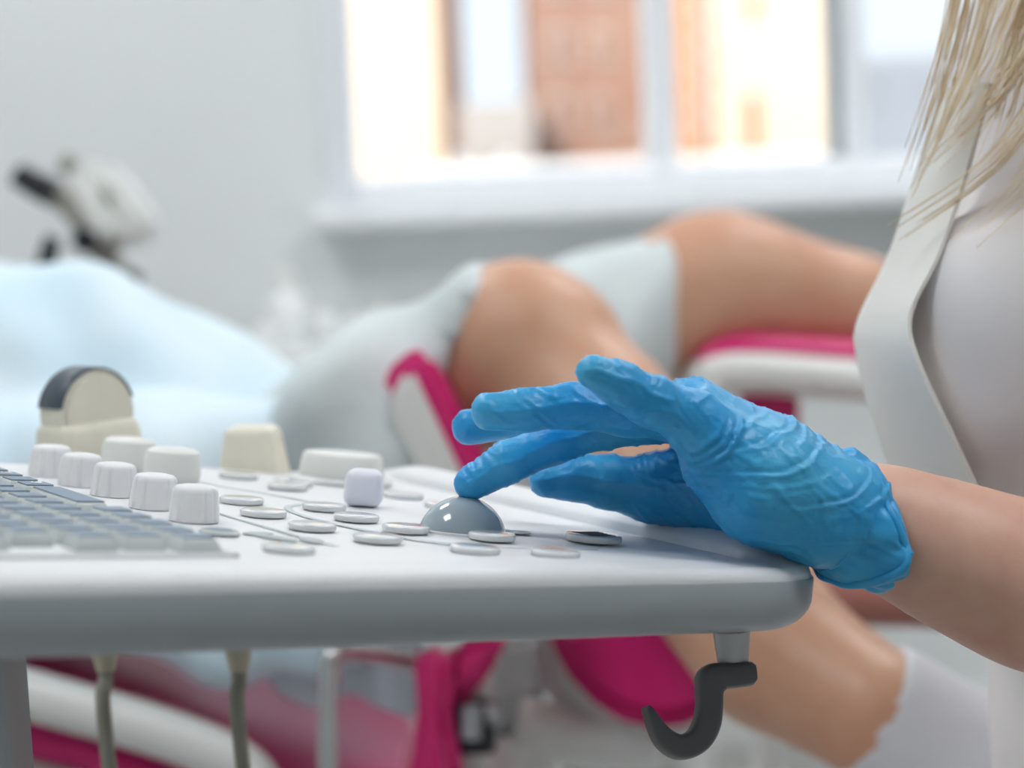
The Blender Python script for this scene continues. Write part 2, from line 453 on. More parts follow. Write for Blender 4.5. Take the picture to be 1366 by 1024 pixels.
def top_h(u, v):
    rim = -0.12 * smooth01((2 - v) / 9) + 0.86 * math.sqrt(max(0.0, 1 - ((v + 10.35) / 1.45) ** 2)) * smooth01((u + 11.2) / 4.5) * smooth01((26 - u) / 6)
    side = 0.10 * math.exp(-((u + 9.4) / 1.1) ** 2) * smooth01((v + 11) / 4)
    return rim + side
def ring_loft(rings, cap0=False, cap1=False):
    V, Fc = [], []; n = len(rings[0])
    for r in rings: V += [(x * cm, y * cm, z * cm) for x, y, z in r]
    for k in range(len(rings) - 1):
        for i in range(n):
            j = (i + 1) % n; Fc.append((k * n + i, k * n + j, (k + 1) * n + j, (k + 1) * n + i))
    if cap0: Fc.append(tuple(reversed(range(n))))
    if cap1: Fc.append(tuple(range((len(rings) - 1) * n, len(rings) * n)))
    return V, Fc
rings = []
RE = 0.62                                         # edge rounding of the white top
for a in range(0, 91, 10):
    ins = 0.12 + RE * (1 - math.cos(math.radians(a))) ; z = -RE + RE * math.sin(math.radians(a))
    rings.append([(x, y, z + top_h(x, y) * math.sin(math.radians(a))) for x, y in rr_ring(ins)])
for k in range(1, 46):
    ins = 0.12 + RE + 0.11 * k
    rings.append([(x, y, top_h(x, y)) for x, y in rr_ring(ins)])
V, Fc = ring_loft(rings, False, True)
mobj('top_panel', V, Fc, M_white, con, ang=60, local=True)
rings = [[(x, y, -0.66) for x, y in rr_ring(1.2)], [(x, y, -0.60) for x, y in rr_ring(0.2)], [(x, y, -0.60) for x, y in rr_ring(0.05)], [(x, y, -0.68) for x, y in rr_ring(0.0)]]
for a in range(0, 91, 9):
    s, c = math.sin(math.radians(a)), math.cos(math.radians(a))
    rings.append([(x, y, -1.5 - 1.45 * s) for x, y in rr_ring(1.9 * (1 - c) + 0.0)])
rings.append([(x, y, -3.0) for x, y in rr_ring(4.0)])
V, Fc = ring_loft(rings, True, True)
mobj('lower_housing', V, Fc, M_grey, con, ang=50, local=True)

def put(name, me, u, v, h, m, parent=con, rz=0.0):
    o = link(name, me, m, parent); o.location = (u * cm, v * cm, h * cm); o.rotation_euler = (0, 0, rz); return o
# trackball in its ring
put('trackball', lathe_me('trackball', [(0.0, -0.0240)] + [(0.0198 * math.cos(math.radians(a)), -0.0052 + 0.0198 * math.sin(math.radians(a))) for a in range(-70, 90, 8)] + [(0, -0.0052 + 0.0198)], 48), 0, 0, 0, M_ball)
put('trackball_ring', lathe_me('trackball_ring', [(0.0196, -0.002), (0.0230, -0.002), (0.0230, 0.0003), (0.0220, 0.0006), (0.0202, 0.0002), (0.0196, -0.002)], 48), 0, 0, 0, M_white)
put('ring_lock_tab', lathe_me('ring_lock_tab', [(0.0, 0), (0.0052, 0), (0.0050, 0.0005), (0, 0.0007)], 20), -1.0, -2.35, 0, M_knob2)
# clear round buttons
BT = [(8.69, 6.41), (4.19, 7.57), (6.46, 3.36), (2.85, 3.72), (-0.09, 7.48), (-0.74, 3.34), (-3.63, 6.40), (-6.82, 3.78), (-8.15, 0.82), (-3.03, 0.47),
      (-6.35, 11.81), (12.18, -4.25), (19.23, 1.42), (16.14, -0.08), (8.2, -4.2), (14.6, 1.0), (23.2, 9.0)]
b_me = lathe_me('button', [(0.0, 0.0002), (0.0097, 0.0002), (0.0101, 0.0008), (0.0101, 0.0021), (0.0098, 0.0026), (0.0090, 0.0029), (0.0, 0.0027)], 36)
bc_me = lathe_me('button_core', [(0.0, 0.0004), (0.0082, 0.0004), (0.0082, 0.0012), (0.0, 0.0013)], 30)
for u, v in BT:
    o = put('button', b_me, u, v, top_h(u, v), M_clear)
    c = link('button_core', bc_me, M_cap, o)
big = lathe_me('button_large', [(0, 0.0002), (0.0120, 0.0002), (0.0124, 0.0008), (0.0124, 0.0024), (0.0121, 0.0029), (0.0112, 0.0031), (0.0, 0.0030)], 40)
o = put('button', big, -3.6, -4.45, 0, M_clear); bcd = bc_me.copy(); bcd.materials.clear(); c = link('button_core', bcd, M_capd, o); c.scale = (1.3, 1.3, 1)
for k in range(5):
    bar = bm_box(0.0012, 0.014, 0.0003, M=T(0, 0, 0)); q = bm_obj('printed_stripe', bar, M_black, o, local=True); q.location = ((k - 2) * 0.0030, 0, 0.0031)
# the row of five fluted knobs
def flute(a, k):
    t = (a % (2 * math.pi / 12)) / (2 * math.pi / 12); return 1 - (0.05 if (t < 0.16 and 2 <= k <= 6) else 0)
kp = [(0.0, 0.0), (0.0100, 0.0), (0.0105, 0.0004), (0.0103, 0.004), (0.0098, 0.009), (0.0094, 0.0120), (0.0090, 0.0134), (0.0078, 0.0145), (0.005, 0.0151), (0, 0.0153)]
k_me = lathe_me('knob', kp, 72, flute)
for i, u in enumerate((2.45, 6.55, 10.95, 14.95, 18.85)): put('knob', k_me, u, 11.65, 0, M_knob, rz=0.2 * i)
kb_me = lathe_me('large_knob', [(0, 0), (0.0122, 0), (0.0134, 0.0012), (0.0140, 0.005), (0.0136, 0.0125), (0.0128, 0.0152), (0.0105, 0.0167), (0.005, 0.0174), (0, 0.0175)], 40)
put('large_knob', kb_me, 16.9, 6.2, 0, M_knob2); put('large_knob', kb_me, 22.0, 6.3, 0, M_knob2)
# squarish cool white knob
sq = bm_box(0.0188, 0.0188, 0.0170, 0.0045, 4, T(0, 0, 0.0088), top=(0.90, 0.90)); put('square_knob', bm_obj('tmp', sq, None, None, local=True).data, 8.2, 0.35, 0, M_lilac, rz=math.radians(-34))
bpy.data.objects.remove(bpy.data.objects['tmp'])
# wide dial on a flange
put('dial_flange', lathe_me('dial_flange', [(0, 0), (0.0270, 0), (0.0272, 0.0012), (0.026, 0.0022), (0, 0.0024)], 48), 18.9, -4.4, 0, M_knob)
put('dial', lathe_me('dial', [(0, 0.0022), (0.0222, 0.0022), (0.0226, 0.004), (0.0212, 0.0130), (0.0200, 0.0147), (0.0170, 0.0150), (0.015, 0.0142), (0.0, 0.0140)], 48), 18.9, -4.4, 0, M_knob2)
# keyboard
kbt = bm_box(0.265, 0.20, 0.0016, 0.0007, 2, T(0.0575, 0.2500, 0.0005)); bm_obj('keyboard_tray', kbt, mat('tray_white', (0.74, 0.77, 0.78), 0.4), con, local=True)
for v0, v1, u0, u1 in ((14.55, 14.8, -7.8, 19.0), (14.55, 35, -7.8, -7.55)):
    bm_obj('tray_edge', bm_box((u1 - u0) * cm, (v1 - v0) * cm, 0.0022, 0.0006, 2, T((u0 + u1) / 2 * cm, (v0 + v1) / 2 * cm, 0.0008)), M_white, con, local=True)
def key_me(w, d):
    a = bm_box(w, d, 0.0052, 0.0011, 2, T(0, 0, 0.0026), top=((w - 0.0038) / w, (d - 0.0038) / d)); me = bpy.data.meshes.new('key'); a.to_mesh(me); a.free(); smooth_me(me, 35)
    b = bm_box(w - 0.0048, d - 0.0048, 0.0006, 0.0002, 1, T(0, 0, 0.0054)); mf = bpy.data.meshes.new('key_face'); b.to_mesh(mf); b.free()
    return me, mf
KP = 1.90
kn, kf = key_me(0.0168, 0.0168); wn, wf = key_me(0.0545, 0.0168)
def key(u, v, me=kn, mf=kf):
    o = put('key', me, u, v, 0.12, M_key); link('key_face', mf, M_kface, o); return o
legend_keys = []
for row in range(6):
    v = 15.85 + row * KP; u = -6.6 + (0.55 * row if row % 2 else 0.2 * row)
    lim = 19.0 - row * 1.2
    while u < lim:
        if row == 0 and 3.0 < u < 8.6:
            key(5.75, v, wn, wf); u = 9.55; continue
        k = key(u, v)
        if row == 0 and u > 9: legend_keys.append(k)
        u += KP
        if row == 0 and u > 2.9 and u < 3.2: u = 3.2
for k in legend_keys[0:3:2]:
    V, Fc = tube_geo([(0.0022 * math.cos(t) - 0.001, 0.0022 * math.sin(t), 0.0059) for t in np.linspace(0.6, 5.6, 12)] + [(0.0006, -0.0002, 0.0059)], 0.00035, 5)
    mobj('key_legend', V, Fc, M_legend, k, local=True)
# grooves and printed marks on the panel
def groove(name, pts, w, m=M_groove):
    pts = catmull([(u, v, 0) for u, v in pts], 50); V, Fc = [], []
    for i, p in enumerate(pts):
        t = pts[min(i + 1, 49)] - pts[max(i - 1, 0)]; t /= np.linalg.norm(t); s = np.array((-t[1], t[0], 0)) * w / 2
        for q, z in ((p - s, 0.0), (p - s * .6, 0.03), (p + s * .6, 0.03), (p + s, 0.0)): V.append((q[0] * cm, q[1] * cm, (z + top_h(q[0], q[1])) * cm))
    for i in range(49):
        for k in range(3): Fc.append((i * 4 + k, i * 4 + k + 1, i * 4 + k + 5, i * 4 + k + 4))
    return mobj(name, V, Fc, m, con, local=True)
groove('panel_seam', [(23, 4.5), (17, 4.6), (12.5, 3.2), (9.4, 2.6), (7.6, 4.6), (4.6, 5.5), (0.5, 5.2), (-3.5, 4.0), (-5.5, 1.5), (-5.8, -3)], 0.34)
groove('panel_seam', [(7.6, 9.2), (4, 9.3), (-1, 9.2), (-5, 9.0)], 0.2)
oval = lathe_me('oval_button', [(0, 0), (0.0055, 0), (0.0058, 0.0012), (0.005, 0.002), (0, 0.0021)], 24)
o = put('oval_button', oval, -1.6, 12.4, 0, M_key, rz=0.7); o.scale = (1.5, 1, 1); link('button_face', lathe_me('oval_face', [(0, .0021), (.0038, .0021), (.0036, .0024), (0, .0024)], 20), M_kface, o)
petal = lathe_me('printed_mark', [(0, 0), (0.0060, 0), (0.0058, 0.0003), (0, 0.0004)], 20)
for u, v, s in ((-2.6, 10.4, 1.6), (-4.6, 10.9, 1.7), (-3.3, 9.2, 1.4), (-1.4, 10.6, 1.2)):
    o = put('printed_mark', petal, u, v, 0.0, M_print if s > 1.5 else M_cap, rz=u); o.scale = (s, 0.75, 1)

# hook under the near corner
hk_c = MC @ Vector((-8.3 * cm, -9.0 * cm, -2.9 * cm))
def HP(px, py, dd=0.0): return P(px, py, 0.838 + dd)
stem_top = HP(976, 842); stem_bot = HP(978, 884)
tube('hook_stem', [stem_top, stem_top.lerp(stem_bot, .5), stem_bot], [PXR(25, .838), PXR(23, .838), PXR(20.5, .838)], M_satin, con, 28)
hk = catmull([(1005, 898, 16, 9), (985, 900, 17, 9), (962, 902, 18, 9), (950, 907, 22, 9), (946, 922, 18, 9), (946, 940, 17, 8.8), (942, 966, 18, 8.6), (929, 988, 18, 8.2), (907, 996, 17, 7.8), (887, 986, 14, 7.2), (873, 966, 9.5, 6.4), (864, 948, 5, 5), (861, 942, 1.5, 2.5)], 60)
Vh, Fh = [], []; sg = 24
for i_, (x, y, hw_, hd_) in enumerate(hk):
    a_, b_ = hk[max(i_ - 1, 0)], hk[min(i_ + 1, 59)]; tx_, ty_ = b_[0] - a_[0], b_[1] - a_[1]; l_ = math.hypot(tx_, ty_); nx_, ny_ = -ty_ / l_, tx_ / l_
    e_ = 0.75 if i_ == 0 else 1.0
    for k in range(sg):
        t = 2 * math.pi * k / sg; c_, s_ = math.cos(t), math.sin(t); c_ = math.copysign(abs(c_) ** .55, c_); s_ = math.copysign(abs(s_) ** .55, s_)
        Vh.append(HP(x + nx_ * hw_ * c_ * e_ - 5 * s_, y + ny_ * hw_ * c_ * e_ + 2 * s_, hd_ * .001 * s_))
for i_ in range(59):
    for k in range(sg): Fh.append((i_ * sg + k, i_ * sg + (k + 1) % sg, (i_ + 1) * sg + (k + 1) % sg, (i_ + 1) * sg + k))
Fh.append(tuple(reversed(range(sg)))); Fh.append(tuple(range(59 * sg, 60 * sg)))
mobj('hook', Vh, Fh, M_dgrey, con, ang=50)
# support column
cpos = P(-75, 900, 0.78)
cb = bmesh.new()
colx0, colx1 = P(-220, 940, 0.775).x, P(48, 940, 0.83).x; coly = P(0, 940, 0.775).y
zt = O_c.z + 0.02
bm_obj('support_column', bm_box(colx1 - colx0, 0.055, zt - 0.06, 0.012, 3, T((colx0 + colx1) / 2, coly + 0.0275, (zt + 0.06) / 2)), M_grey, con)
bm_obj('machine_base', bm_box(0.46, 0.52, 0.12, 0.03, 3, T((colx0 + colx1) / 2, coly + 0.1, 0.06)), M_white, con)

# transducers standing in holders at the far edge of the console
def holder(u, v):
    tor = []
    for i in range(25):
        a = 2 * math.pi * i / 24; tor.append((u * cm + 0.026 * math.cos(a), v * cm + 0.026 * math.sin(a), -0.012))
    Vt, Ft = tube_geo(tor, 0.0055, 8); return mobj('probe_holder', Vt, Ft, M_white, con, local=True)
H1 = (27.2, 6.6); H2 = (27.0, -1.7)
holder(*H1); holder(*H2)
def W(u, v, h): return MC @ Vector((u * cm, v * cm, h * cm))
pb = P(120, 605, 1.05)
pr = root('ultrasound_probe', T(*pb) @ Matrix.Rotation(math.radians(48), 4, 'Z'), 'beige curved ultrasound probe with dark grey lens behind the knobs', 'ultrasound probe', 'ultrasound probes')
# arch outline (local x = width, z = height), thickness along local y, broad face towards -y turned to the right
def probe_solid(name, w, z0, zc, t, m, parent, bev=0.002, rad=None):
    pts = [(-w * 0.9, z0), (-w, zc)] + [(-w * math.cos(math.radians(a)), zc + rad * math.sin(math.radians(a))) for a in range(10, 180, 10)] + [(w, zc), (w * 0.9, z0)]
    bm = bmesh.new(); A = [bm.verts.new((x, -t / 2, z)) for x, z in pts]; B = [bm.verts.new((x, t / 2, z)) for x, z in pts]
    bm.faces.new(A); bm.faces.new(list(reversed(B))); n = len(A)
    for i in range(n): bm.faces.new((A[i], B[i], B[(i + 1) % n], A[(i + 1) % n]))
    bmesh.ops.recalc_face_normals(bm, faces=bm.faces)
    es = [e for e in bm.edges if abs(e.verts[0].co.y - e.verts[1].co.y) < 1e-6]
    bmesh.ops.bevel(bm, geom=es, offset=bev, segments=3, affect='EDGES')
    return bm_obj(name, bm, m, parent, ang=40, local=True)
probe_solid('body', 0.0235, 0.006, 0.022, 0.024, M_beige, pr, 0.0025, 0.024)
# lens strip over the curved end
Vl, Fl = [], []
for a in range(12, 172, 8):
    ca, sa = math.cos(math.radians(a)), math.sin(math.radians(a))
    for (k, y) in ((0.0, -0.0105), (0.0012, -0.0100), (0.0012, 0.0100), (0.0, 0.0105)):
        Vl.append((-(0.0235 + k) * ca, y, 0.022 + (0.024 + k) * sa))
nl = len(Vl) // 4
for i in range(nl - 1):
    for k in range(3): Fl.append((i * 4 + k, i * 4 + k + 1, i * 4 + k + 5, i * 4 + k + 4))
mobj('lens', Vl, Fl, M_lens, pr, local=True)
bm_obj('shoulder', bm_box(0.054, 0.034, 0.026, 0.006, 3, T(0, 0, 0.006), top=(0.93, 0.88)), M_beige, pr, local=True)
def probe_tail(pr, base, px, z_rel, tag_):
    bz = P(px, 876, 1.05); bx = P(px + 8, 1040, 1.05); top = base + Vector((0, 0, -0.006))
    tube('handle', [top, top.lerp(bz, .5), bz + Vector((0, 0, 0.012))], [0.013, 0.011, 0.0085], M_beige, pr, 16)
    tube('strain_relief', [bz + Vector((0, 0, 0.013)), bz, P(px + 1, 895, 1.05)], [0.0078, 0.0066, 0.0048], M_beige2, pr, 16)
    end = Vector((bx.x + .02, bx.y + 0.02, 0.32)); far = Vector((bx.x + .06, bx.y - 0.02, 0.18))
    pts = catmull([P(px + 1, 893, 1.05), bx, end, far, Vector((bx.x, bx.y - .12, 0.112))], 40)
    tube('cable', pts, 0.0041, M_cable, pr, 10)
probe_tail(pr, pb, 140, 0, 1)
pb2 = P(339, 618, 1.06)
pr2 = root('ultrasound_probe', T(*pb2) @ Matrix.Rotation(math.radians(-12), 4, 'Z'), 'plain beige ultrasound probe with a blunt tapered end beside the dial', 'ultrasound probe', 'ultrasound probes')
bm_obj('body', bm_box(0.0375, 0.026, 0.034, 0.005, 4, T(0, 0, 0.004), top=(0.72, 0.8)), M_beige, pr2, local=True)
probe_tail(pr2, pb2, 318, 0, 2)

# ------------------------------------------------------------------ doctor
doc = root('person', T(0.42, 1.05, 0.0), 'person in a pale medical coat with blond hair, blue glove resting on the console', 'person')
def q(px, py, d, rpx): return (np.array(P(px, py, d), np.float32), PXR(rpx, d))
# body: one continuous figure (legs hidden by the coat end below the frame)
fore = [q(1105, 672, .842, 52), q(1160, 695, .842, 62), q(1215, 716, .843, 70), q(1290, 748, .845, 86), q(1380, 784, .848, 97), q(1540, 845, .852, 104), q(1760, 920, .86, 92)]
elb = (1760, 920)
uarm = [q(1760, 920, .86, 105), q(1700, 500, .87, 118), q(1640, -40, .90, 140)]
torso_c = P(1590, 400, 1.05)
tx = torso_c.x
zsh = P(1600, -60, 1.05).z
def body_f(G):
    d = chain_sd(G, fore, 0.02); d = smin(d, chain_sd(G, uarm, 0.03), 0.03)
    ra = [(np.array((tx + .02, 1.24, zsh), np.float32), .05), (np.array((tx + .06, 1.30, zsh - .32), np.float32), .04), (np.array((tx + .0, 1.22, zsh - .50), np.float32), .032)]
    d = np.minimum(d, chain_sd(G, ra, 0.03))
    t = ell_sd(G, (tx + .02, 1.05, zsh - .16), (.10, .16, .22)); t = smin(t, ell_sd(G, (tx + .02, 1.05, zsh - .42), (.095, .135, .2)), .06)
    t = smin(t, seg_sd(G, (tx + .02, .92, zsh - .02), (tx + .02, 1.18, zsh - .02), .05, .05), .05)
    t = smin(t, seg_sd(G, (tx + .01, 1.05, zsh), (tx - .01, 1.05, zsh + .13), .055, .05), .03)
    hd = ell_sd(G, (tx - .03, 1.05, zsh + .23), (.095, .075, .115)); hd = smin(hd, ell_sd(G, (tx - .075, 1.05, zsh + .165), (.045, .045, .05)), .03)
    hd = smin(hd, ell_sd(G, (tx - .13, 1.05, zsh + .205), (.018, .012, .022)), .012)
    for s in (-1, 1): hd = smin(hd, ell_sd(G, (tx - .02, 1.05 + s * .077, zsh + .215), (.02, .008, .03)), .006)
    t = smin(t, hd, .02)
    th = smin(seg_sd(G, (tx + .02, .96, zsh - .56), (tx - .14, .97, zsh - .60), .085, .07), seg_sd(G, (tx + .02, 1.14, zsh - .56), (tx - .14, 1.14, zsh - .60), .085, .07), .02)
    t = smin(t, th, .05)
    return smin(d, t, 0.02)
V, Q = sdf_mesh(body_f, (tx - .48, .74, zsh - .74), (tx + .32, 1.40, zsh + .40), 0.0048, 2)
np_obj('body', V, Q, M_skin, doc)
M_eye = mat('eye', (0.05, 0.08, 0.1), 0.1)

# coat
bl = P(1372, 475, .972); br = P(1392, 455, 1.13); br = Vector((bl.x + .05, 1.13, bl.z))
def coat_f(G):
    t = ell_sd(G, (tx + .02, 1.05, zsh - .16), (.115, .175, .235)); t = smin(t, ell_sd(G, (tx + .02, 1.05, zsh - .44), (.115, .155, .24)), .06)
    t = smin(t, seg_sd(G, (tx + .02, .91, zsh - .03), (tx + .02, 1.19, zsh - .03), .06, .06), .05)
    for c in (bl, br):
        t = smin(t, ell_sd(G, c, (.070, .070, .080)), .06)
    t = smin(t, seg_sd(G, (bl.x + .055, 1.05, bl.z + .16), (bl.x + .065, 1.05, bl.z - .2), .06, .06), .06)
    ua = [(a, r + .012) for a, r in uarm]; t = smin(t, chain_sd(G, ua[1:], .03), .03)
    ra = [(np.array((tx + .02, 1.24, zsh), np.float32), .062), (np.array((tx + .06, 1.30, zsh - .32), np.float32), .052)]
    t = smin(t, chain_sd(G, ra, .03), .03)
    th = smin(seg_sd(G, (tx + .02, .96, zsh - .56), (tx - .15, .98, zsh - .61), .10, .09), seg_sd(G, (tx + .02, 1.14, zsh - .56), (tx - .15, 1.14, zsh - .61), .10, .09), .03)
    t = smin(t, th, .06)
    t = np.maximum(t, -(seg_sd(G, (tx + .01, 1.05, zsh + .02), (tx - .02, 1.05, zsh + .2), .058, .062)))
    return t
V, Q = sdf_mesh(coat_f, (tx - .36, .76, zsh - .70), (tx + .22, 1.40, zsh + .10), 0.005, 2)
N = vnormals(V, Q)
fold = np.sin((V[:, 2] * 46 + V[:, 0] * 38 + 1.6 * vnoise(V * 9)) ) * 0.5 + 0.8 * vnoise(V * np.array((14, 14, 22)))
V = V + N * (0.0055 * fold)[:, None]
coat = np_obj('coat', V, Q, M_coat, doc)
# lapel: a folded strip of cloth standing off the coat front
def ribbon(name, L, R, th, m, parent):
    L = catmull(L, 40); R = catmull(R, 40); V, Fc = [], []
    for k, (a, b) in enumerate(zip(L, R)):
        nrm = np.array(-FWD) * 0.6 + np.array(-RGT) * 0.8
        for i in range(7):
            t = i / 6; p = a + (b - a) * t; p = p + nrm * 0.006 * math.sin(math.pi * t) 
            V.append(tuple(p)); 
        for i in range(7):
            t = 1 - i / 6; p = a + (b - a) * t; p = p + nrm * (0.006 * math.sin(math.pi * t) - th); V.append(tuple(p))
    n = 14
    for k in range(39):
        for i in range(n): j = (i + 1) % n; Fc.append((k * n + i, k * n + j, (k + 1) * n + j, (k + 1) * n + i))
    Fc.append(tuple(range(n))); Fc.append(tuple(range(39 * n, 40 * n)))
    return mobj(name, V, Fc, m, parent, ang=50)
Lp = [P(1255, 120, 1.0), P(1217, 240, 1.0), P(1184, 340, 1.0), P(1142, 430, 1.0), P(1143, 480, 1.0), P(1166, 570, 1.0), P(1205, 680, 1.0)]
Rp = [P(1320, 110, .965), P(1285, 240, .955), P(1250, 340, .935), P(1212, 420, .925), P(1222, 480, .915), P(1268, 580, .915), P(1315, 680, .915)]
ribbon('lapel', Lp, Rp, 0.003, M_lapel, coat)
Lq = [P(1275, 160, .965), P(1250, 280, .95), P(1215, 380, .935), P(1195, 440, .93)]
Rq = [P(1330, 150, .945), P(1290, 280, .935), P(1243, 380, .928), P(1212, 440, .927)]

# hair: locks falling over the shoulder
hv, hf = [], []
hc = Vector((tx - .02, 1.05, zsh + .25))
guides = [
    ([(1420, -620, 1.0), (1330, -400, .97), (1305, -140, .96), (1279, 20, .955), (1250, 130, .955), (1217, 232, .957)], 26, .008),
    ([(1430, -620, 1.0), (1360, -400, .96), (1330, -90, .95), (1300, 60, .945), (1262, 160, .945), (1222, 250, .947)], 16, .007),
    ([(1480, -620, .98), (1440, -400, .95), (1420, -100, .94), (1372, 60, .94), (1310, 150, .94), (1238, 218, .945)], 20, .006),
    ([(1520, -620, .98), (1490, -400, .94), (1470, -40, .935), (1412, 100, .935), (1330, 215, .935), (1198, 308, .94)], 18, .006),
    ([(1540, -620, .97), (1520, -380, .935), (1510, 0, .93), (1450, 130, .93), (1368, 240, .93), (1280, 320, .93)], 20, .008),
    ([(1590, -620, .97), (1560, -380, .93), (1550, 20, .925), (1500, 180, .925), (1440, 300, .925), (1370, 400, .925)], 30, .014),
    ([(1460, -640, 1.0), (1400, -380, .97), (1390, -80, .955), (1355, 20, .95), (1325, 100, .945), (1285, 170, .945)], 30, .012),
    ([(1500, -640, 1.0), (1450, -380, .96), (1420, -60, .95), (1385, 50, .945), (1360, 130, .94), (1325, 220, .94)], 22, .012),
]
for pts, cnt, spr in guides:
    gp = [np.array(P(*p)) for p in pts]
    for k in range(cnt):
        off = rng.normal(0, 1, 3) * spr * np.array((0.8, 1.0, 0.5)); tipo = rng.normal(0, 1, 3) * spr * 0.5; ln = rng.uniform(0.78, 1.05)
        ctrl = [g + off * (1 - i / 6) + tipo * (i / 5) for i, g in enumerate(gp)]
        cur = catmull(ctrl, 22); m_ = max(8, int(22 * min(ln, 1.0))); cur = cur[:m_]
        r = rng.uniform(.0005, .0011); rad = [r * (1 - 0.75 * (i / (m_ - 1)) ** 2) for i in range(m_)]
        a, b = tube_geo(cur, rad, 4); o0 = len(hv); hv += a; hf += [tuple(i + o0 for i in f) for f in b]
hair = mobj('hair', hv, hf, M_hair, doc)
def cap_f(G):
    d = ell_sd(G, (tx - .01, 1.05, zsh + .25), (.118, .095, .125)); d = np.maximum(d, -ell_sd(G, (tx - .14, 1.05, zsh + .18), (.075, .085, .13)))
    bk = smin(seg_sd(G, (tx + .07, .99, zsh + .2), (tx + .12, .95, zsh - .12), .05, .03), seg_sd(G, (tx + .07, 1.11, zsh + .2), (tx + .12, 1.15, zsh - .12), .05, .03), .04)
    return smin(d, bk, .03)
V, Q = sdf_mesh(cap_f, (tx - .16, .88, zsh - .18), (tx + .2, 1.22, zsh + .40), 0.005, 1)
cap = np_obj('hair_crown', V, Q, M_hair, doc)

# trousers and shoes below the coat, and the stool that carries the sitter
M_trs = mat('trouser_white', (0.72, 0.72, 0.73), 0.85)
for yy in (.97, 1.14):
    kz = zsh - .62
    tube('trouser_leg', catmull([(tx - .10, yy, kz), (tx - .19, yy, kz - .02), (tx - .21, yy, kz - .12), (tx - .17, yy, .22), (tx - .15, yy, .09)], 24), [.085] * 4 + [.075] * 8 + [.06] * 12, M_trs, doc, 16)
    V, Q = sdf_mesh(lambda G: np.maximum(smin(seg_sd(G, (tx - .13, yy, .055), (tx - .32, yy, .035), .045, .032), seg_sd(G, (tx - .15, yy, .12), (tx - .15, yy, .06), .045, .045), .03), .004 - G[..., 2]), (tx - .38, yy - .06, -.01), (tx - .06, yy + .06, .19), .006, 1)
    np_obj('shoe', V, Q, M_table, doc)
stool = root('stool', T(tx + .06, 1.05, 0), 'round white stool under the person in the pale coat', 'stool')
sz = zsh - .72
o = link('seat', lathe_me('seat', [(0, 0), (.16, 0), (.175, .012), (.178, .04), (.165, .058), (0, .062)], 36), M_table, stool); o.location = (0, 0, sz - .062)
o = link('gas_column', lathe_me('gas_column', [(0, 0), (.03, 0), (.03, sz - .14), (0, sz - .14)], 20), M_steel, stool); o.location = (0, 0, .075)
for k in range(5):
    a = 2 * math.pi * (k + .5) / 5; c0 = Vector((tx + .06, 1.05, .085))
    tube('base_leg', [c0, c0 + Vector((.22 * math.cos(a), .22 * math.sin(a), -.035))], [.02, .014], M_steel, stool, 10)
    cst = link('caster', lathe_me('caster', [(0, -.012), (.024, -.012), (.026, 0), (.024, .012), (0, .012)], 18), M_black, stool); cst.rotation_euler = (math.pi / 2, 0, a); cst.location = (.22 * math.cos(a), .22 * math.sin(a), .026)

# glove: five separate fingers and the palm as one nitrile surface
palm = [
    [q(1135, 684, .826, 58), q(1040, 640, .820, 54), q(925, 562, .815, 37)],
    [q(1135, 682, .842, 62), q(1030, 615, .842, 52), q(928, 548, .838, 40)],
    [q(1135, 680, .856, 60), q(1030, 608, .862, 50), q(925, 545, .860, 40)],
    [q(1135, 682, .868, 56), q(1030, 615, .880, 46), q(915, 548, .882, 38)],
    [q(1090, 690, .824, 64), q(1010, 664, .818, 56), q(955, 622, .817, 42)],          # edge below the little finger
    [q(1090, 688, .858, 62), q(1000, 676, .870, 50), q(930, 655, .880, 40), q(885, 648, .884, 34)],   # ball of the thumb
]
fingers = {
    'little': [q(925, 558, .815, 36), q(870, 536, .806, 34), q(826, 512, .799, 28), q(791, 496, .794, 22.5)],
    'ring': [q(925, 552, .838, 38), q(838, 549, .832, 31), q(762, 541, .827, 29.5), q(700, 547, .823, 28), q(654, 549, .820, 25.5)],
    'middle': [q(925, 550, .860, 38), q(808, 569, .856, 28), q(742, 588, .852, 27.5), q(676, 617, .850, 27), q(629, 644, .850, 24)],
    'index': [q(915, 550, .882, 36), q(790, 546, .888, 28), q(700, 556, .889, 26), q(626, 569, .889, 23.5)],
    'thumb': [q(930, 655, .884, 44), q(866, 652, .886, 39), q(812, 643, .884, 35), q(766, 636, .882, 31), q(730, 639, .880, 25)],
}
def glove_f(G):
    p = None
    for c in palm:
        s = chain_sd(G, c, 0.008); p = s if p is None else smin(p, s, 0.014)
    d = p
    for k, c in fingers.items():
        s = chain_sd(G, c, 0.004); d = np.minimum(d, smin(s, p, 0.007 if k != 'thumb' else 0.012))
    return d
allp = [a for c in list(palm) + list(fingers.values()) for a, r in c]
lo = np.min(allp, 0) - .03; hi = np.max(allp, 0) + .03
V, Q = sdf_mesh(glove_f, lo, hi, 0.00115, 3)
N = vnormals(V, Q)
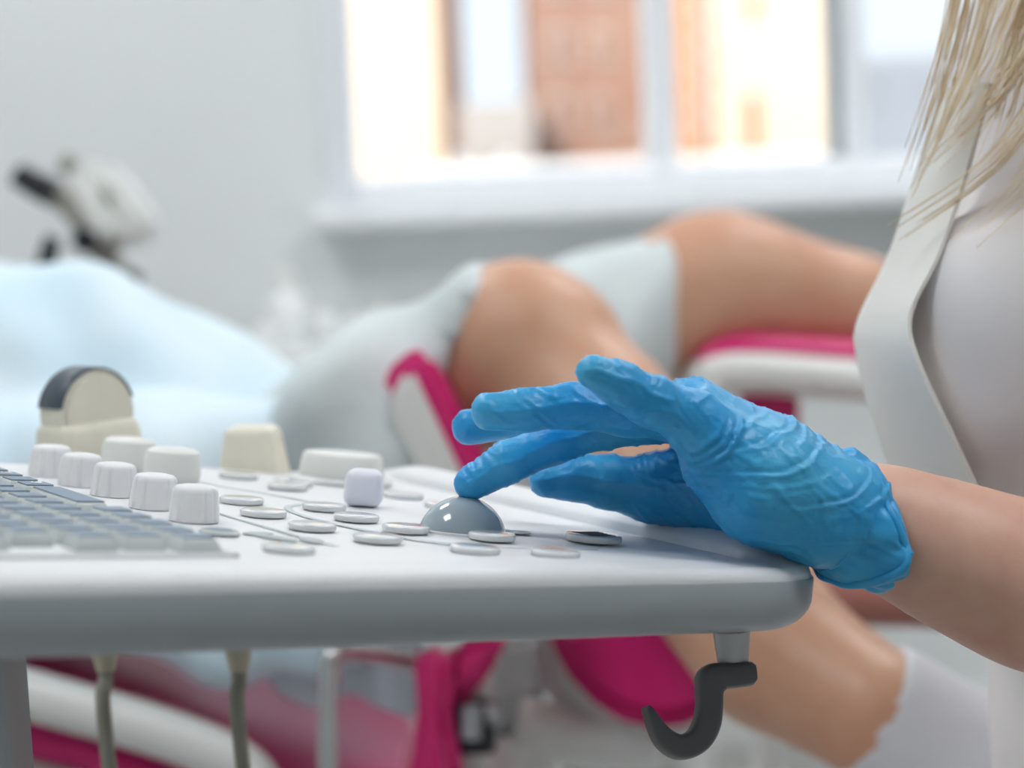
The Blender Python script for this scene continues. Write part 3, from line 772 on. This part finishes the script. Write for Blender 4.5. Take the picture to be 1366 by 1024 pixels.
# wrinkles: arcs around the hand, cross folds at the finger joints, fine crumple
wr_p = np.array(P(1140, 684, .842)); kn_p = np.array(P(920, 556, .842)); axd = (kn_p - wr_p); axl = np.linalg.norm(axd); axd /= axl
rel = V - wr_p; sA = rel @ axd; pr_ = rel - sA[:, None] * axd; upd = np.array(UPV); hgt = pr_ @ upd
hh = np.clip((0.024 - hgt) / 0.045, 0, 1.5)
warp = sA - 0.050 * hh ** 2.4 + 0.0035 * vnoise(V * 45) + 0.0015 * vnoise(V * 110)
amp = np.zeros(len(V))
onpalm = np.clip((axl * 0.98 - sA) / 0.012, 0, 1) * (sA > -0.01)
for s0, a_, w_ in ((-.030, .0009, .0011), (-.018, .0010, .0011), (-.006, .0011, .0012), (0.004, .0010, .0010), (0.0135, .0013, .0012), (0.020, .0007, .0009), (0.028, .0013, .0011), (0.037, .0009, .0010), (0.044, .0010, .0011), (0.056, .0005, .0009)):
    g = np.exp(-((warp - s0) / w_) ** 2) - 0.7 * np.exp(-((warp - s0 - 0.0026) / (w_ * 1.3)) ** 2)
    amp += a_ * g * np.clip(0.45 + 1.1 * vnoise(V * 26 + s0 * 900), 0, 1.3) * onpalm * np.clip((1.15 - hh) / .2, 0, 1)
Ry = lambda a: np.array(Matrix.Rotation(a, 3, 'Y'))
def ridged(p): return np.clip(0.17 - np.abs(vnoise(p)), 0, 1) / 0.17
amp += 0.00075 * ridged((V @ Ry(0.75)) * np.array((60, 90, 210))) * np.clip(vnoise(V * 30) + 0.5, 0, 1)
amp += 0.00065 * ridged((V @ Ry(-0.55)) * np.array((230, 110, 60)) + 3) * np.clip(vnoise(V * 34 + 9) + 0.4, 0, 1)
amp += 0.00030 * ridged(V * 110 + 5)
mcp = fingers['little'][0][0]
d0 = np.linalg.norm((V - mcp) * np.array((1, .6, 1)), axis=1) + 0.0012 * vnoise(V * 90)
for rr_, a_ in ((.0135, .0010), (.0165, .0012), (.0200, .0010)):
    amp += a_ * (np.exp(-((d0 - rr_) / .0008) ** 2) - .6 * np.exp(-((d0 - rr_ - .0016) / .0009) ** 2)) * np.clip(-(V - mcp) @ upd / .008 + .3, 0, 1) * np.clip((V - mcp) @ np.array(RGT) / .006 + .7, 0, 1)
nup = N @ upd
for k, c in fingers.items():
    t = (c[-1][0] - c[1][0]); tl_ = np.linalg.norm(t); t = t / tl_; sf = (V - c[1][0]) @ t
    dmin = np.min([np.linalg.norm(V - (a + (b - a) * f), axis=1) - r for (a, r), (b, r2) in zip(c[:-1], c[1:]) for f in (0, .5)] , 0)
    onf = (sf > -0.004) * np.clip(1.5 - dmin / .004, 0, 1)
    dors = np.clip(nup * 1.1 + 0.35, 0, 1)
    ph = sf * 1150 + 5.0 * vnoise(V * 55) + 2.0 * vnoise(V * 130)
    amp += onf * dors * 0.0007 * (np.abs(np.sin(ph)) ** .6 - .6) * np.clip(vnoise(V * 70 + 4) + 0.55, 0, 1)
    amp += onf * 0.0007 * np.exp(-((nup - 0.05 - .15 * vnoise(V * 40)) / 0.10) ** 2)
amp += 0.0004 * vnoise(V * 50)
V = V + N * amp[:, None]
glove = np_obj('glove', V, Q, M_glove, doc)
glove['label'] = 'blue nitrile glove'
# loose bunched cuff
ringsP = [((1098, 606), (1068, 742)), ((1116, 610), (1082, 755)), ((1128, 604), (1092, 763)), ((1140, 602), (1108, 773)), ((1152, 605), (1128, 780)), ((1164, 613), (1150, 785)), ((1173, 626), (1170, 785)), ((1180, 642), (1188, 779)), ((1184, 660), (1199, 765)), ((1180, 664), (1192, 757)), ((1168, 658), (1172, 755))]
ns = 160; V, Fc = [], []
for k, (a, b) in enumerate(ringsP):
    A, B = P(a[0], a[1], .842), P(b[0], b[1], .842); c = (A + B) / 2; hw = (A - B) / 2
    dep = (0.031, .0325, .033, .034, .035, .036, .0365, .0365, .036, .034, .031)[k]
    for i in range(ns):
        t = 2 * math.pi * i / ns; p = c + hw * math.cos(t) + Vector((0, -1, 0)) * dep * math.sin(t)
        rdir = (p - c).normalized()
        pn = np.array([[p.x, p.y, p.z]])
        w = (-0.0046 * (1 - abs(math.sin(3.5 * t + 0.55 * k + .4))) ** 3 - 0.0038 * (1 - abs(math.sin(2.5 * t - 0.6 * k + 1))) ** 3 + .0013) * min(1, k / 3) * (1 if k < 9 else .6) + 0.0013 * float(vnoise(pn * 130)[0])
        if 2 <= k <= 3: w += 0.0010
        if k == 4: w -= 0.0012
        V.append(p + rdir * w)
for k in range(len(ringsP) - 1):
    for i in range(ns): j = (i + 1) % ns; Fc.append((k * ns + i, (k + 1) * ns + i, (k + 1) * ns + j, k * ns + j))
cuff = mobj('cuff', V, Fc, M_glove, glove)
sub = cuff.modifiers.new('sub', 'SUBSURF'); sub.levels = 1; sub.render_levels = 2

CV = V
def cuffpt(kf, t):
    k = int(min(max(kf, 0), 9)); f = kf - k; i = int(round(t / (2 * math.pi) * ns)) % ns
    return Vector(CV[k * ns + i]).lerp(Vector(CV[(k + 1) * ns + i]), f)
for pth, r_ in (([(2.2, .02), (3.5, .16), (5.2, .30), (7.2, .46), (8.3, .55)], .0020), ([(8.2, .42), (7.0, .60), (5.0, .74), (3.0, .86), (1.2, .94)], .0022), ([(1.6, .10), (2.2, .30), (2.8, .5), (2.3, .7), (1.4, .88)], .0014), ([(8.6, .02), (8.7, .2), (8.6, .4), (8.7, .6), (8.4, .8), (8.5, .98)], .0012)):
    pts_ = [cuffpt(a, b * math.pi) for a, b in catmull([(a, b) for a, b in pth], 36)]
    pts_ = [Vector(p) for p in catmull(pts_[::4] + [pts_[-1]], 40)]
    rad_ = [r_ * (0.35 + 0.65 * math.sin(math.pi * i / 39)) for i in range(40)]
    tube('cuff_fold', pts_, rad_, M_glove, glove, 10)

# ------------------------------------------------------------------ patient
pat = root('person', T(0, 1.6, 0), 'person lying on the pink chair with bare knees under a pale blue drape', 'person')
hipn, hipf = P(330, 600, 1.62), P(400, 560, 1.84)
near = [q(400, 665, 1.62, 120), q(530, 570, 1.56, 100), q(690, 452, 1.50, 88), q(735, 475, 1.49, 92)]
shin = [q(712, 462, 1.49, 92), q(800, 560, 1.455, 104), q(880, 660, 1.42, 112), q(1032, 868, 1.34, 106), q(1172, 955, 1.28, 88), q(1318, 1037, 1.285, 84), q(1380, 1075, 1.29, 80)]
foot = [q(1380, 1080, 1.29, 82), q(1460, 1040, 1.305, 64), q(1540, 985, 1.32, 46)]
farl = [q(450, 610, 1.84, 130), q(720, 500, 1.90, 106), q(935, 388, 1.95, 86), q(975, 378, 1.95, 82)]
farshin = [q(968, 376, 1.95, 82), q(1040, 392, 1.95, 76), q(1130, 408, 1.95, 66), q(1260, 440, 1.94, 58), q(1420, 480, 1.92, 46), q(1460, 470, 1.91, 50), q(1480, 380, 1.9, 36)]
torso = [q(350, 670, 1.73, 155), q(180, 630, 1.74, 168), q(0, 595, 1.75, 178), q(-160, 580, 1.76, 172), q(-300, 530, 1.77, 125)]
def pat_f(G):
    d = chain_sd(G, near, .05); d = np.minimum(d, smin(chain_sd(G, shin, .008), chain_sd(G, foot, .01), .02)); d = smin(d, chain_sd(G, [near[-1], shin[0]], .02), .02)
    f = smin(chain_sd(G, farl, .05), chain_sd(G, farshin, .03), .03)
    t = chain_sd(G, torso, .06)
    t = smin(t, seg_sd(G, torso[-1][0], P(-400, 500, 1.77), .055, .05), .04)
    t = smin(t, ell_sd(G, P(-510, 470, 1.77), (.11, .08, .09)), .02)
    return smin(smin(d, t, .03), smin(f, t, .03), .02)
lo = np.array((P(-720, 400, 1.8).x, 0.98, .55)); hi = np.array((P(1500, 400, 1.9).x + .05, 2.02, 1.16))
V, Q = sdf_mesh(pat_f, lo, hi, 0.0085, 3)
np_obj('body', V, Q, M_skin2, pat)
# sock over the near foot
sk = [q(1158, 947, 1.285, 101), q(1318, 1037, 1.285, 96), q(1380, 1078, 1.29, 90)]
skf = [q(1380, 1080, 1.29, 90), q(1460, 1040, 1.305, 72), q(1540, 985, 1.32, 54)]
axs = sk[1][0] - sk[0][0]; axs /= np.linalg.norm(axs)
def sock_f(G):
    d = smin(chain_sd(G, sk, .02), chain_sd(G, skf, .03), .03)
    return np.maximum(d, -((G - sk[0][0]) @ axs))
V, Q = sdf_mesh(sock_f, (P(1080, 980, 1.25).x, 1.10, .48), (P(1680, 980, 1.3).x, 1.50, .97), 0.005, 2)
tag(np_obj('sock', V, Q, M_sock, pat), 'pale grey ribbed sock')
# gown over the thighs
gn = [q(410, 655, 1.62, 145), q(530, 566, 1.56, 120), q(655, 466, 1.51, 114)]
gf = [q(470, 600, 1.84, 145), q(720, 500, 1.90, 122), q(910, 396, 1.942, 98)]
cutn = np.array(P(622, 430, 1.515)); nn_ = np.array((P(690, 440, 1.50) - P(640, 470, 1.515)).normalized()) * 1.0
dn = np.array((RGT * .82 - UPV * .57).normalized())
cutf = np.array(P(898, 400, 1.94)); df = np.array((RGT * .995 + UPV * .03).normalized())
def gown_f(G):
    a = np.maximum(chain_sd(G, gn, .05), (G - cutn) @ dn); b = np.maximum(chain_sd(G, gf, .05), (G - cutf) @ df)
    web = seg_sd(G, P(480, 660, 1.62), P(600, 640, 1.82), .07, .07)
    hang = seg_sd(G, P(470, 560, 1.48), P(520, 700, 1.46), .06, .05)
    return smin(smin(smin(a, web, .05), b, .05), hang, .05)
V, Q = sdf_mesh(gown_f, (P(100, 400, 1.7).x, 1.36, .60), (P(940, 400, 1.95).x, 2.08, 1.06), 0.008, 2)
N = vnormals(V, Q)
V = V + N * (0.004 * np.sin((V[:, 0] * .9 - V[:, 2] * .5) * 75 + 2.5 * vnoise(V * 8)) + 0.003 * vnoise(V * 26))[:, None]
np_obj('gown', V, Q, M_gown, pat)
# blue drape over the trunk
dr = [q(370, 680, 1.70, 180), q(200, 622, 1.72, 198), q(60, 584, 1.73, 210), q(-100, 580, 1.74, 218), q(-300, 565, 1.75, 190)]
def drape_f(G):
    d = chain_sd(G, dr, .06)
    d = smin(d, seg_sd(G, P(275, 520, 1.80), P(330, 560, 1.78), .058, .05), .04)
    for (x, y0, x2, y2) in ((-60, 620, 180, 800), (120, 640, 300, 850), (260, 660, 420, 860), (-200, 600, 20, 780)):
        d = smin(d, seg_sd(G, P(x, y0, 1.55), P(x2, y2, 1.52), .06, .035), .05)
    d = smin(d, seg_sd(G, P(230, 640, 1.50), P(400, 620, 1.52), .06, .05), .05)
    return d
V, Q = sdf_mesh(drape_f, (P(-480, 500, 1.8).x, 1.36, .62), (P(520, 500, 1.7).x, 1.98, 1.10), 0.009, 2)
N = vnormals(V, Q)
V = V + N * (0.005 * np.sin((V[:, 0] + V[:, 2] * .8) * 50 + 3 * vnoise(V * 7)) + 0.008 * vnoise(V * 13))[:, None]
drp = np_obj('drape', V, Q, M_drape, pat)
slab('drape_corner', [(330, 850), (565, 850), (560, 930), (552, 962), (500, 945), (470, 925), (420, 948), (380, 935), (345, 900)], 1.535, .012, M_drape, drp, .004, lambda x, y: .02 * math.sin(x * .05))

# ------------------------------------------------------------------ examination chair
ch = root('examination_chair', T(-0.3, 1.6, 0), 'pink upholstered gynaecological chair with white frame and leg rests', 'chair')
# seat cushion and white side rail (both slope down to the right)
sl = [P(-420, 800, 1.72), P(50, 930, 1.70), P(330, 1010, 1.69), P(540, 1075, 1.68)]
Vc, Fcs = [], []
sec = [(-.20, -.045), (-.205, 0), (-.19, .035), (-.15, .05), (0, .045), (.15, .05), (.19, .035), (.205, 0), (.2, -.045)]
for c in catmull(sl, 24):
    for y, z in sec: Vc.append((c[0], c[1] + y, c[2] + z))
ns_ = len(sec)
for k in range(23):
    for i in range(ns_): j = (i + 1) % ns_; Fcs.append((k * ns_ + i, k * ns_ + j, (k + 1) * ns_ + j, (k + 1) * ns_ + i))
Fcs.append(tuple(range(ns_))); Fcs.append(tuple(range(23 * ns_, 24 * ns_)))
mobj('seat_cushion', Vc, Fcs, M_pink, ch, ang=50)
def flat_tube(name, pts, rx, rz, m, parent, n=40, seg=16):
    cur = catmull(pts, n); V, Fc = [], []
    for i, p in enumerate(cur):
        t = cur[min(i + 1, n - 1)] - cur[max(i - 1, 0)]; t = t / np.linalg.norm(t); y = np.array((0, 1, 0)); y = y - t * (y @ t); y /= np.linalg.norm(y); z = np.cross(t, y)
        e = 1.0 if 0 < i < n - 1 else 0.6
        for k in range(seg):
            a = 2 * math.pi * k / seg; ca, sa = math.cos(a), math.sin(a)
            ca = math.copysign(abs(ca) ** .6, ca); sa = math.copysign(abs(sa) ** .6, sa)
            V.append(tuple(p + e * (y * rx * ca + z * rz * sa)))
    for i in range(n - 1):
        for k in range(seg): j = (k + 1) % seg; Fc.append((i * seg + k, i * seg + j, (i + 1) * seg + j, (i + 1) * seg + k))
    Fc.append(tuple(reversed(range(seg)))); Fc.append(tuple(range((n - 1) * seg, n * seg)))
    return mobj(name, V, Fc, m, parent, ang=50)
flat_tube('side_rail', [P(-420, 815, 1.46), P(-100, 888, 1.46), P(60, 932, 1.46), P(200, 972, 1.46), P(300, 1010, 1.46), P(345, 1050, 1.46), P(360, 1110, 1.46)], .022, .0165, M_shell, ch)
flat_tube('lower_pad', [P(-420, 880, 1.50), P(60, 985, 1.50), P(200, 1030, 1.50), P(330, 1090, 1.5)], .02, .012, M_pink, ch)
flat_tube('under_frame', [P(-420, 930, 1.52), P(60, 1025, 1.52), P(200, 1065, 1.52), P(330, 1120, 1.52)], .03, .014, M_shell, ch)
# steel handrail with a bent top
tube('handrail', catmull([P(440, 1150, 1.42), P(438, 960, 1.42), P(440, 885, 1.42), P(455, 868, 1.43), P(500, 872, 1.46), P(560, 885, 1.5), P(640, 905, 1.55)], 40), .0078, M_steel, ch, 14)
# pink joint cover and strap
slab('joint_cover', [(556, 862), (600, 862), (606, 930), (603, 960), (612, 1010), (620, 1060), (540, 1060), (550, 1010), (556, 950), (552, 900)], 1.44, .05, M_pink, ch, .012)
slab('joint_strap', [(600, 860), (685, 840), (655, 900), (622, 940), (600, 975), (590, 940)], 1.46, .04, M_pink, ch, .010)
# clamp
tube('clamp_bar', [P(636, 880, 1.50), P(634, 1100, 1.50)], .012, M_shell, ch, 16)
tube('clamp_body', [P(632, 935, 1.475), P(630, 1000, 1.475)], .018, M_black, ch, 18)
tube('clamp_sleeve', [P(629, 942, 1.45), P(628, 985, 1.45)], .0075, mat('sleeve_grey', (.38, .40, .43), .3, metal=.4), ch, 14)
tube('clamp_knob', [P(650, 955, 1.46), P(664, 952, 1.46)], [.008, .007], M_satin, ch, 14)
# near leg rest: pink pad and white shell above, dish below
slab('leg_rest_pad', [(505, 560), (508, 525), (520, 492), (540, 474), (558, 469), (574, 474), (590, 500), (660, 640), (700, 740), (620, 740), (560, 650), (518, 590)], 1.43, .05, M_pink, ch, .008)
slab('leg_rest_shell', [(519, 560), (522, 530), (533, 506), (548, 495), (552, 500), (560, 518), (618, 640), (650, 740), (610, 740), (565, 650), (530, 595)], 1.415, .05, M_shell, ch, .006)
tl = lambda x, y: -(x - 860) * 0.0006
slab('calf_rest_pad', [(728, 820), (738, 872), (762, 915), (795, 948), (832, 970), (875, 981), (920, 978), (960, 960), (1000, 930), (960, 860), (900, 800)], 1.47, .05, M_pink, ch, .02, tl)
slab('calf_rest_shell', [(690, 800), (700, 872), (728, 935), (768, 975), (820, 1000), (880, 1004), (930, 995), (980, 960), (940, 860), (880, 780)], 1.50, .05, M_shell, ch, .02, tl)
slab('rest_bracket', [(640, 860), (715, 850), (728, 920), (715, 960), (672, 985), (650, 1010), (645, 930)], 1.56, .03, M_gown, ch, .006)
tube('rest_post', [P(700, 980, 1.56), P(690, 1160, 1.56)], .03, M_shell, ch, 20)
tube('rest_arm', [P(690, 960, 1.55), P(780, 985, 1.55), P(880, 985, 1.54)], .02, M_shell, ch, 16)
# far leg rest
flat_tube('leg_rest_pad', [P(926, 500, 1.93), P(938, 470, 1.93), P(975, 455, 1.93), P(1060, 458, 1.93), P(1150, 464, 1.93), P(1320, 476, 1.92)], .07, .011, M_pink, ch)
flat_tube('leg_rest_shell', [P(936, 520, 1.88), P(950, 499, 1.88), P(1000, 495, 1.88), P(1100, 502, 1.88), P(1180, 508, 1.88), P(1330, 520, 1.88)], .04, .020, M_shell, ch)
slab('rest_bracket', [(985, 520), (1068, 526), (1066, 600), (1050, 640), (1010, 640), (1000, 560)], 1.93, .03, M_pink, ch, .006)
tube('rest_post', [P(1030, 560, 1.97), P(1028, 800, 1.97), P(1022, 1100, 1.97)], .016, M_shell, ch, 16)
flat_tube('foot_step', [P(1010, 770, 1.86), P(1130, 775, 1.86), P(1330, 780, 1.86)], .09, .033, mat('step_pad', (.40, .16, .13), .5), ch)
# pedestal
pz = P(150, 1050, 1.7)
bm_obj('pedestal', bm_box(.34, .30, .46, .03, 3, T(pz.x, 1.70, .29)), M_shell, ch)
bm_obj('base_plate', bm_box(.9, .5, .06, .02, 3, T(pz.x + .1, 1.70, .03)), M_shell, ch)

# ------------------------------------------------------------------ colposcope behind the patient
sc0 = P(110, 420, 2.35)
cs = root('colposcope', T(sc0.x, sc0.y, 0), 'white examination microscope with black eyepieces behind the draped patient', 'microscope')
def Z(x, y, d=2.35): return P(x, y, d)
slab('head_housing', [(96, 222), (130, 212), (160, 236), (200, 290), (205, 312), (180, 328), (130, 330), (112, 300)], 2.33, .08, M_scope, cs, .012)
slab('side_plate', [(84, 232), (100, 226), (122, 262), (150, 300), (142, 326), (112, 322), (98, 276)], 2.30, .05, M_scope, cs, .008)
tube('eyepiece', [Z(22, 232, 2.28), Z(46, 246, 2.28), Z(70, 258, 2.28)], [.014, .0155, .0165], M_black, cs, 18)
tube('eyepiece', [Z(28, 234, 2.36), Z(52, 248, 2.36), Z(76, 260, 2.36)], [.014, .0155, .0165], M_black, cs, 18)
tube('eyepiece_tube', [Z(66, 256, 2.31), Z(92, 272, 2.31), Z(112, 300, 2.31)], [.013, .015, .014], M_scopeg, cs, 16)
tube('turret_ring', [Z(84, 214, 2.32), Z(98, 224, 2.32)], .012, M_scopeg, cs, 16)
tube('screw_cap', [Z(140, 262, 2.325), Z(148, 258, 2.325)], .009, M_scopeg, cs, 14)
tube('focus_knob', [Z(113, 321, 2.27), Z(113, 321, 2.33)], .0150, M_black, cs, 20)
tube('focus_arm', [Z(128, 318, 2.33), Z(160, 330, 2.33)], .010, M_scopeg, cs, 14)
tube('handle', [Z(70, 316, 2.30), Z(64, 345, 2.30), Z(58, 372, 2.30)], [.009, .0125, .013], M_black, cs, 16)
tube('arm', [Z(120, 325, 2.36), Z(150, 350, 2.36), Z(172, 372, 2.36), Z(150, 420, 2.36)], [.012, .012, .013, .014], M_scopeg, cs, 14)
tube('arm_knob', [Z(170, 370, 2.33), Z(184, 378, 2.33)], .0115, M_black, cs, 16)
pp = Z(150, 420, 2.36)
tube('stand_pole', [pp, Vector((pp.x, pp.y, .05))], .017, M_scope, cs, 16)
for k in range(5):
    a = 2 * math.pi * k / 5; tube('base_leg', [Vector((pp.x, pp.y, .06)), Vector((pp.x + .26 * math.cos(a), pp.y + .26 * math.sin(a), .02))], [.02, .014], M_scope, cs, 10)

# ------------------------------------------------------------------ side table with bottles by the wall
tz = PY(400, 458, 3.1).z
tl0 = PY(300, 460, 3.1).x; tl1 = tl0 + .75
tb = root('side_table', T((tl0 + tl1) / 2, 3.08, 0), 'white side table under the window behind the patient', 'table')
box3('table_top', (tl0, 2.9, tz - .025), (tl1, 3.27, tz), M_table, tb, bev=.004)
for x in (tl0 + .03, tl1 - .03):
    for y in (2.93, 3.24): box3('leg', (x - .018, y - .018, 0), (x + .018, y + .018, tz - .025), M_table, tb, bev=.003)
def bottle(px, pytop, w_px, Y, label, pump=False):
    base = PY(px, 455, Y); H = PY(px, pytop, Y).z - tz; r = w_px / 2 / FPX * Y
    o = root('bottle', T(base.x, Y, tz), label, 'bottle', 'white bottles on the side table')
    me = lathe_me('bottle_body', [(0, 0), (r * .95, 0), (r, .004), (r, H * .58), (r * .8, H * .68), (r * .38, H * .74), (r * .38, H * .80), (0, H * .80)], 28)
    link('bottle_body', me, M_bottle, o)
    me = lathe_me('cap', [(0, H * .79), (r * .48, H * .79), (r * .48, H * .97), (r * .4, H), (0, H)], 24)
    c = link('cap', me, M_shell, o)
    if pump: tube('pump_spout', [Vector((base.x, Y, tz + H * .97)), Vector((base.x - r * 1.1, Y, tz + H * .98))], r * .18, M_shell, o, 8)
bottle(386, 362, 56, 3.08, 'tallest white pump bottle on the table behind the patient', True)
bottle(352, 425, 34, 3.05, 'short white bottle left of the tall pump bottle')
bottle(432, 402, 38, 3.10, 'white bottle just right of the tall pump bottle')
bottle(472, 412, 34, 3.06, 'small white bottle between the two right-hand bottles')
bottle(508, 400, 36, 3.10, 'rightmost white bottle, half hidden by the raised knee')

# ------------------------------------------------------------------ outdoors
def brick_mat(name, c1, c2, c3, sc):
    m = bpy.data.materials.new(name); m.use_nodes = True; nt = m.node_tree; b = nt.nodes['Principled BSDF']; b.inputs['Roughness'].default_value = .9
    tc = nt.nodes.new('ShaderNodeTexCoord'); mp = nt.nodes.new('ShaderNodeMapping'); mp.inputs['Rotation'].default_value = (math.pi / 2, 0, 0)
    br_ = nt.nodes.new('ShaderNodeTexBrick'); br_.inputs['Scale'].default_value = sc
    for i, c in enumerate((c1, c2, c3)): br_.inputs[('Color1', 'Color2', 'Mortar')[i]].default_value = (*c, 1)
    br_.inputs['Mortar Size'].default_value = .02
    nt.links.new(tc.outputs['Object'], mp.inputs[0]); nt.links.new(mp.outputs[0], br_.inputs['Vector']); nt.links.new(br_.outputs[0], b.inputs['Base Color'])
    return m
M_brick = brick_mat('red_brick', (.34, .18, .12), (.29, .14, .10), (.40, .32, .28), 3.0)
M_obrick = brick_mat('orange_brick', (.62, .27, .11), (.54, .22, .09), (.6, .5, .42), 3.0)
M_cream = mat('cream_render', (.80, .66, .52), .9, vary=(.6, .06))
M_snow = mat('snow', (.80, .82, .85), .9)
M_bgrey = mat('far_facade', (.62, .66, .72), .9)
M_owin = mat('outside_window', (.20, .18, .18), .15)
M_owhite = mat('outside_window_white', (.62, .62, .64), .4)
YO = 60.0
def bld(name, x0, x1, ytop, m, label, Y=YO, dep=12, wins=(), wm=M_owin, ybot=900, fr=True):
    a = PY(x0, 150, Y).x + .03; b = PY(x1, 150, Y).x - .03; zt_ = PY((x0 + x1) / 2, ytop, Y).z; zb = -8.0
    o = root(name, T((a + b) / 2, Y + dep / 2, zb), label, 'building')
    box3('wall', (a, Y, zb), (b, Y + dep, zt_), m, o)
    box3('roof', (a, Y, zt_), (b, Y + dep, zt_ + .3), M_snow if Y > 60 else m, o)
    for (cx, cy, w, h) in wins:
        c = PY(cx, cy, Y); hw, hh = w / 2 / FPX * Y, h / 2 / FPX * Y
        f = box3('window', (c.x - hw, Y - .10, c.z - hh), (c.x + hw, Y + .05, c.z + hh), M_owhite, o)
        box3('pane', (c.x - hw * .82, Y - .13, c.z - hh * .86), (c.x + hw * .82, Y - .09, c.z + hh * .86), wm, f)
    return o
bA = bld('apartment_building', 250, 590, -420, M_cream, 'sunlit cream building seen through the left window pane', wins=[(330, 60, 60, 90), (430, 60, 40, 90), (330, 190, 60, 60)])
bS = bld('shaded_side_strip', 590, 612, -420, M_brick, 'narrow red brick strip for the shaded side of the cream building', Y=YO + .5)  # shading of the cream building's side wall, put into a brick-coloured strip
bB = bld('brick_building', 706, 885, -420, M_brick, 'dull red brick tower left of the middle window post', wins=[(745, -30, 26, 46), (800, -30, 26, 46), (745, 62, 26, 46), (800, 62, 26, 46), (745, 150, 26, 46), (800, 150, 26, 46)], wm=mat('dusk_pane', (.30, .17, .12), .3))
bC = bld('brick_building', 886, 948, -420, M_obrick, 'bright orange brick facade right of the middle window post', wins=[(934, y, 16, 20) for y in (15, 55, 92, 132, 170)], wm=M_owhite)
bD = bld('apartment_building', 952, 1125, -420, M_cream, 'sunlit cream building seen through the middle window pane', wins=[(1005, 8, 26, 26), (1004, 165, 22, 90)], wm=mat('orange_blind', (.55, .20, .08), .7))
bE = bld('office_block', 1120, 1420, 78, M_bgrey, 'low grey block seen through the right window pane', Y=75, wins=[(1190, 120, 40, 40), (1245, 120, 30, 40)], wm=M_bgrey)
bF = bld('low_house', 610, 712, 150, mat('low_facade', (.42, .40, .39), .9), 'low pale house between the cream building and the brick tower', Y=57.4, dep=2.2)
a = PY(560, 190, 55); b = PY(1120, 190, 55)
lw = root('garden_wall', T((a.x + b.x) / 2, 55.2, -8), 'low snow-topped wall in front of the buildings outside', 'wall')
zl = PY(644, 222, 55).z
box3('wall', (a.x, 55, -8), (b.x, 55.5, zl - .25), mat('low_wall', (.52, .50, .48), .9), lw); box3('snow_cap', (a.x - .1, 54.85, zl - .25), (b.x + .1, 55.65, zl), M_snow, lw, bev=.08)
for px, lb in ((612, 'globe added for the smaller bright glint outside the left pane'), (676, 'globe added for the brighter round glint outside, right of the other')):
    c = PY(px, 213, 55.25)  # shiny globe added to stand in for a blurred bright glint
    me = lathe_me('glint_globe', [(0, -.2)] + [(.2 * math.cos(math.radians(t)), .2 * math.sin(math.radians(t))) for t in range(-75, 90, 15)] + [(0, .2)], 20)
    o = link('glint_globe', me, mat('glint_globe_metal', (.9, .9, .9), .08, metal=.9)); o.location = (c.x, 55.25, zl + .195); tag(o, lb, 'globe', 'globes added for glints outside')
gr = box3('ground', (-80, 4, -8.3), (80, 160, -8), M_snow); struct(gr)
